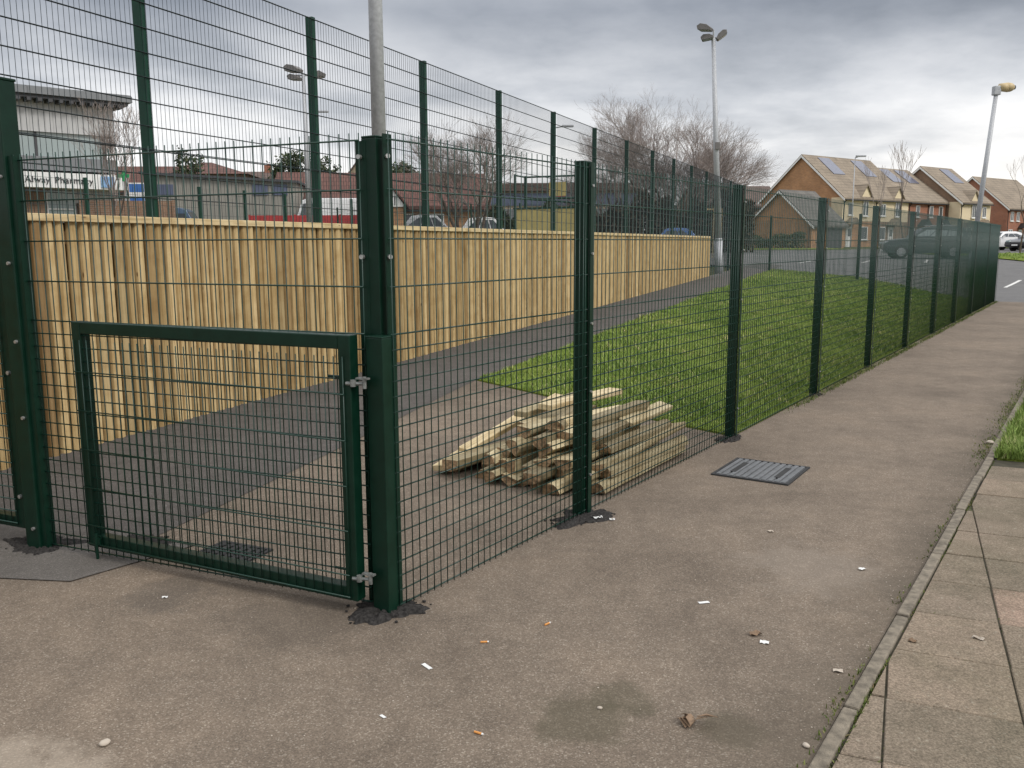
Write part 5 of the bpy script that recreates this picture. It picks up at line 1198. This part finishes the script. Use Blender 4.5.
vehicle('van', 'parked_van', (-20.8, 55.0), R(5), P_navy, 'dark blue van in front of the grey shed', L=4.6, W=1.9, H=2.2)
vehicle('car', 'parked_car', (39.2, 66.5), R(200), P_black, 'black car parked by the far verge at the right edge', L=4.3, W=1.8, H=1.5)
vehicle('car', 'parked_car', (38.6, 70.5), R(200), P_white, 'white car parked behind the black one at the right', L=4.3, W=1.8, H=1.45)
vehicle('car', 'parked_car', (44.4, 70.0), R(200), P_red, 'dark red car at the far right edge', L=4.3, W=1.8, H=1.5)

# ---------------------------------------------------------------- trees
def bare_tree(name, x, y, h, spread, seed, label, cat='tree', stems=1, levels=6, r=0.22, up=0.5, tw=0.012, first=0.2, density=1.0, lean=0.0, group='bare winter trees'):
    rr = random.Random(seed); zb = T(x, y); g = empty(name, (x, y, zb), rr.uniform(0, 6), label, cat, group)
    tb, cb = MB(), MB()
    def grow(p, d, L, r_, lev):
        segs = 3 if lev < 3 else 2
        q = p.copy(); dd = d.copy(); twr = tw; pts = [q.copy()]
        for s in range(segs):
            j = 0.10+0.05*lev
            dd = (dd+Vector((rr.uniform(-j, j), rr.uniform(-j, j), rr.uniform(-j, j)*.6+up*0.10))).normalized()
            nq = q+dd*(L/segs); ra = r_*(1-0.35*s/segs); rb = r_*(1-0.35*(s+1)/segs)
            (tb if lev < 2 else cb).tube(q, nq, max(ra, tw*.6), max(rb, tw*.6), n=8 if lev < 2 else (5 if lev < 3 else 3), caps=False)
            q = nq; pts.append(q.copy())
        if lev >= levels: return
        n = rr.choice((2, 3, 3)) if lev else rr.choice((3, 4))
        if lev > 1 and rr.random() < density-0.6: n += 1
        for i in range(n):
            az_ = rr.uniform(0, 2*math.pi); sp_ = spread*rr.uniform(.55, 1.25)*(0.55 if i == 0 else 1)
            a = Vector((0, 0, 1)) if abs(dd.z) < .95 else Vector((1, 0, 0)); u = dd.cross(a).normalized(); v = dd.cross(u)
            nd = (dd*math.cos(sp_)+(u*math.cos(az_)+v*math.sin(az_))*math.sin(sp_)+Vector((0, 0, up*0.22))).normalized()
            st0 = pts[-1] if i < 2 else pts[-2]+(pts[-1]-pts[-2])*rr.random()
            grow(st0, nd, L*rr.uniform(.62, .86), r_*.56*rr.uniform(.85, 1.1), lev+1)
    for s in range(stems):
        a = 2*math.pi*s/stems+rr.random(); ln = (0.28 if stems > 1 else 0.03)+lean
        d0 = Vector((math.cos(a)*ln, math.sin(a)*ln, 1)).normalized()
        grow(Vector((math.cos(a)*.25*(stems > 1), math.sin(a)*.25*(stems > 1), -0.2)), d0, h*first*(rr.uniform(.85, 1.15)), r, 0)
    # scale crown to the wanted height
    mz = max(v[2] for v in cb.v); k = h/mz
    for mb in (tb, cb): mb.v = [(v[0]*k, v[1]*k, v[2]*k) for v in mb.v]
    tb.build('trunk', M['bark'], g, smooth=True, recalc=False); cb.build('crown', M['twig'], g, recalc=False)
    return g
bare_tree('bare_tree', 12.6, 70, 12.6, 0.37, 4, 'largest bare winter tree, its pinkish twigs spreading behind the floodlight column', stems=8, levels=7, r=.19, up=.12, tw=.0065, first=.28, density=0.95, lean=.25)
bare_tree('bare_tree', 9.4, 76, 11.6, 0.38, 9, 'bare winter tree left of the largest one, many thin leaning stems', stems=6, levels=7, r=.17, up=.12, tw=.0075, first=.27, density=1.1, lean=.2)
bare_tree('bare_tree', 16.2, 78, 10.0, 0.38, 14, 'bare winter tree right of the floodlight column, reaching towards the houses', stems=4, levels=6, r=.17, up=.15, tw=.0085, first=.28, density=1.2, lean=.3)
bare_tree('bare_tree', -2.3, 50, 7.6, 0.50, 23, 'dense round bare tree standing right of the bungalow', stems=5, levels=6, r=.12, up=.3, tw=.006, first=.24, density=1.3, lean=.1)
bare_tree('bare_tree', -15.2, 34, 6.6, 0.45, 31, 'slender bare tree in front of the grey pharmacy building', stems=1, levels=6, r=.09, up=1.0, tw=.008, first=.3)
bare_tree('young_tree', 26.6, 60, 7.4, 0.28, 41, 'thin young bare tree leaning above the cream house roofs', stems=1, levels=4, r=.06, up=1.0, tw=.012, first=.36, lean=.10)
bare_tree('young_tree', 25.6, 62, 6.6, 0.30, 42, 'thinner young bare tree just left of the leaning one', stems=1, levels=4, r=.05, up=1.0, tw=.010, first=.36)
bare_tree('young_tree', 33.2, 58, 6.9, 0.36, 47, 'young bare tree in front of the red brick house at the right edge', stems=1, levels=5, r=.07, up=1.2, tw=.011, first=.3)
bare_tree('young_tree', -34, 110, 6.5, 0.4, 51, 'small far bare tree beside the red chimney', stems=1, levels=5, r=.1, up=.8, tw=.02, first=.3)
def leafy(name, x, y, z0, z1, rx, ry, n, leaf, m, label, cat, seed, shape='round', group='evergreen trees behind the court'):
    rr = np.random.default_rng(seed); zb = T(x, y); g = empty(name, (x, y, zb), 0, label, cat, group)
    b = MB(); b.tube((0, 0, -.1), (0, 0, (z1-zb)*.8), .16, .05, n=8, caps=False)
    for k in range(9):
        a = rr.uniform(0, 6.28); zz_ = rr.uniform(.25, .75)*(z1-zb); b.tube((0, 0, zz_), (math.cos(a)*rx*.7, math.sin(a)*ry*.7, zz_+rr.uniform(.1, .25)*(z1-zb)), .05, .015, n=5, caps=False)
    b.build('trunk', M['bark'], g)
    cl_n = max(12, n//60); H = z1-z0; c = []
    while len(c) < cl_n:
        p = rr.uniform(-1, 1, 3)
        if shape == 'round' and (p**2).sum() > 1: continue
        if shape == 'cone' and math.hypot(p[0], p[1]) > (1-(p[2]+1)/2)*1.05+.05: continue
        c.append(p)
    c = np.array(c); idx = rr.integers(0, cl_n, n); P = c[idx]*np.array([rx, ry, H/2])+np.array([0, 0, (z0+z1)/2-zb])+rr.normal(0, 1, (n, 3))*np.array([rx*.16, ry*.16, H*.07])
    a = rr.uniform(-1, 1, (n, 3)); a /= np.linalg.norm(a, axis=1)[:, None]; bb = np.cross(a, rr.uniform(-1, 1, (n, 3))); bb /= np.linalg.norm(bb, axis=1)[:, None]; s = rr.uniform(.5, 1.2, (n, 1))*leaf
    V = np.stack([P-a*s, P+bb*s*.5, P+a*s, P-bb*s*.5], 1).reshape(-1, 3)
    me = bpy.data.meshes.new('foliage'); me.vertices.add(4*n); me.vertices.foreach_set('co', V.ravel()); me.loops.add(4*n); me.loops.foreach_set('vertex_index', np.arange(4*n, dtype=np.int32))
    me.polygons.add(n); me.polygons.foreach_set('loop_start', np.arange(n, dtype=np.int32)*4); me.update(calc_edges=True); me.validate(); me.materials.append(m)
    o = bpy.data.objects.new('foliage', me); COL.objects.link(o); o.parent = g; return g
leafy('evergreen_tree', -26.5, 74, 5.8, 9.2, 1.2, 1.2, 1600, .16, M['evergreen'], 'small dark evergreen tree behind the grey shed', 'tree', 1)
leafy('evergreen_tree', -19.6, 82, 6.2, 9.8, 2.0, 1.8, 3200, .18, M['evergreen'], 'dark bushy evergreen tree behind the left end of the bungalow roof', 'tree', 2)
leafy('evergreen_tree', -16.2, 78, 6.0, 8.9, 1.2, 1.2, 1600, .16, M['evergreen'], 'smaller evergreen tree beside the tan gable behind the bungalow', 'tree', 3)
leafy('evergreen_tree', -9.6, 80, 5.5, 8.6, 1.3, 1.3, 2500, .16, M['evergreen'], 'little evergreen tree peeping over the bungalow roof right of the corner post', 'tree', 4)
def hedge(x0, x1, y, ztop, n, seed, label, m=M['hedge'], leaf=.22, dep=2.0):
    rr = np.random.default_rng(seed); L = x1-x0; zb = T((x0+x1)/2, y); g = empty('hedge', ((x0+x1)/2, y, zb), 0, label, 'hedge')
    x = rr.uniform(-L/2, L/2, n); tz = (ztop-zb)*(0.80+.14*np.sin(x*1.1+seed)+.10*np.sin(x*3.1+1)); z = rr.uniform(0, 1, n)**.7*tz; yy = rr.uniform(-dep/2, dep/2, n)*(1.1-z/tz*.4)
    P = np.stack([x, yy, z], 1); a = rr.uniform(-1, 1, (n, 3)); a[:, 2] = np.abs(a[:, 2])+.3; a /= np.linalg.norm(a, axis=1)[:, None]; bb = np.cross(a, rr.uniform(-1, 1, (n, 3))); bb /= np.linalg.norm(bb, axis=1)[:, None]; s = rr.uniform(.5, 1.3, (n, 1))*leaf
    V = np.stack([P-a*s, P+bb*s*.35, P+a*s, P-bb*s*.35], 1).reshape(-1, 3)
    me = bpy.data.meshes.new('foliage'); me.vertices.add(4*n); me.vertices.foreach_set('co', V.ravel()); me.loops.add(4*n); me.loops.foreach_set('vertex_index', np.arange(4*n, dtype=np.int32))
    me.polygons.add(n); me.polygons.foreach_set('loop_start', np.arange(n, dtype=np.int32)*4); me.update(calc_edges=True); me.validate(); me.materials.append(m)
    o = bpy.data.objects.new('foliage', me); COL.objects.link(o); o.parent = g
    b = MB(); r2 = random.Random(seed)
    for k in range(int(L*2.2)):
        xx = r2.uniform(-L/2, L/2); b.tube((xx, r2.uniform(-.6, .6), -.1), (xx+r2.uniform(-.4, .4), r2.uniform(-.6, .6), (ztop-zb)*r2.uniform(.7, 1.0)), .05, .01, n=4, caps=False)
    b.build('stems', M['bark'], g); return g
hedge(5.0, 17.8, 66, 5.4, 15000, 3, 'tall brown winter hedge and scrub beneath the big bare trees')
hedge(-3.5, 5.2, 72, 5.0, 7000, 5, 'dark evergreen scrub behind the goal and the white car', M['evergreen'])
hedge(21.4, 26.5, 80.5, 2.6, 3000, 6, 'low dark hedge along the foot of the garage gable', M['evergreen'], .12, 1.0)
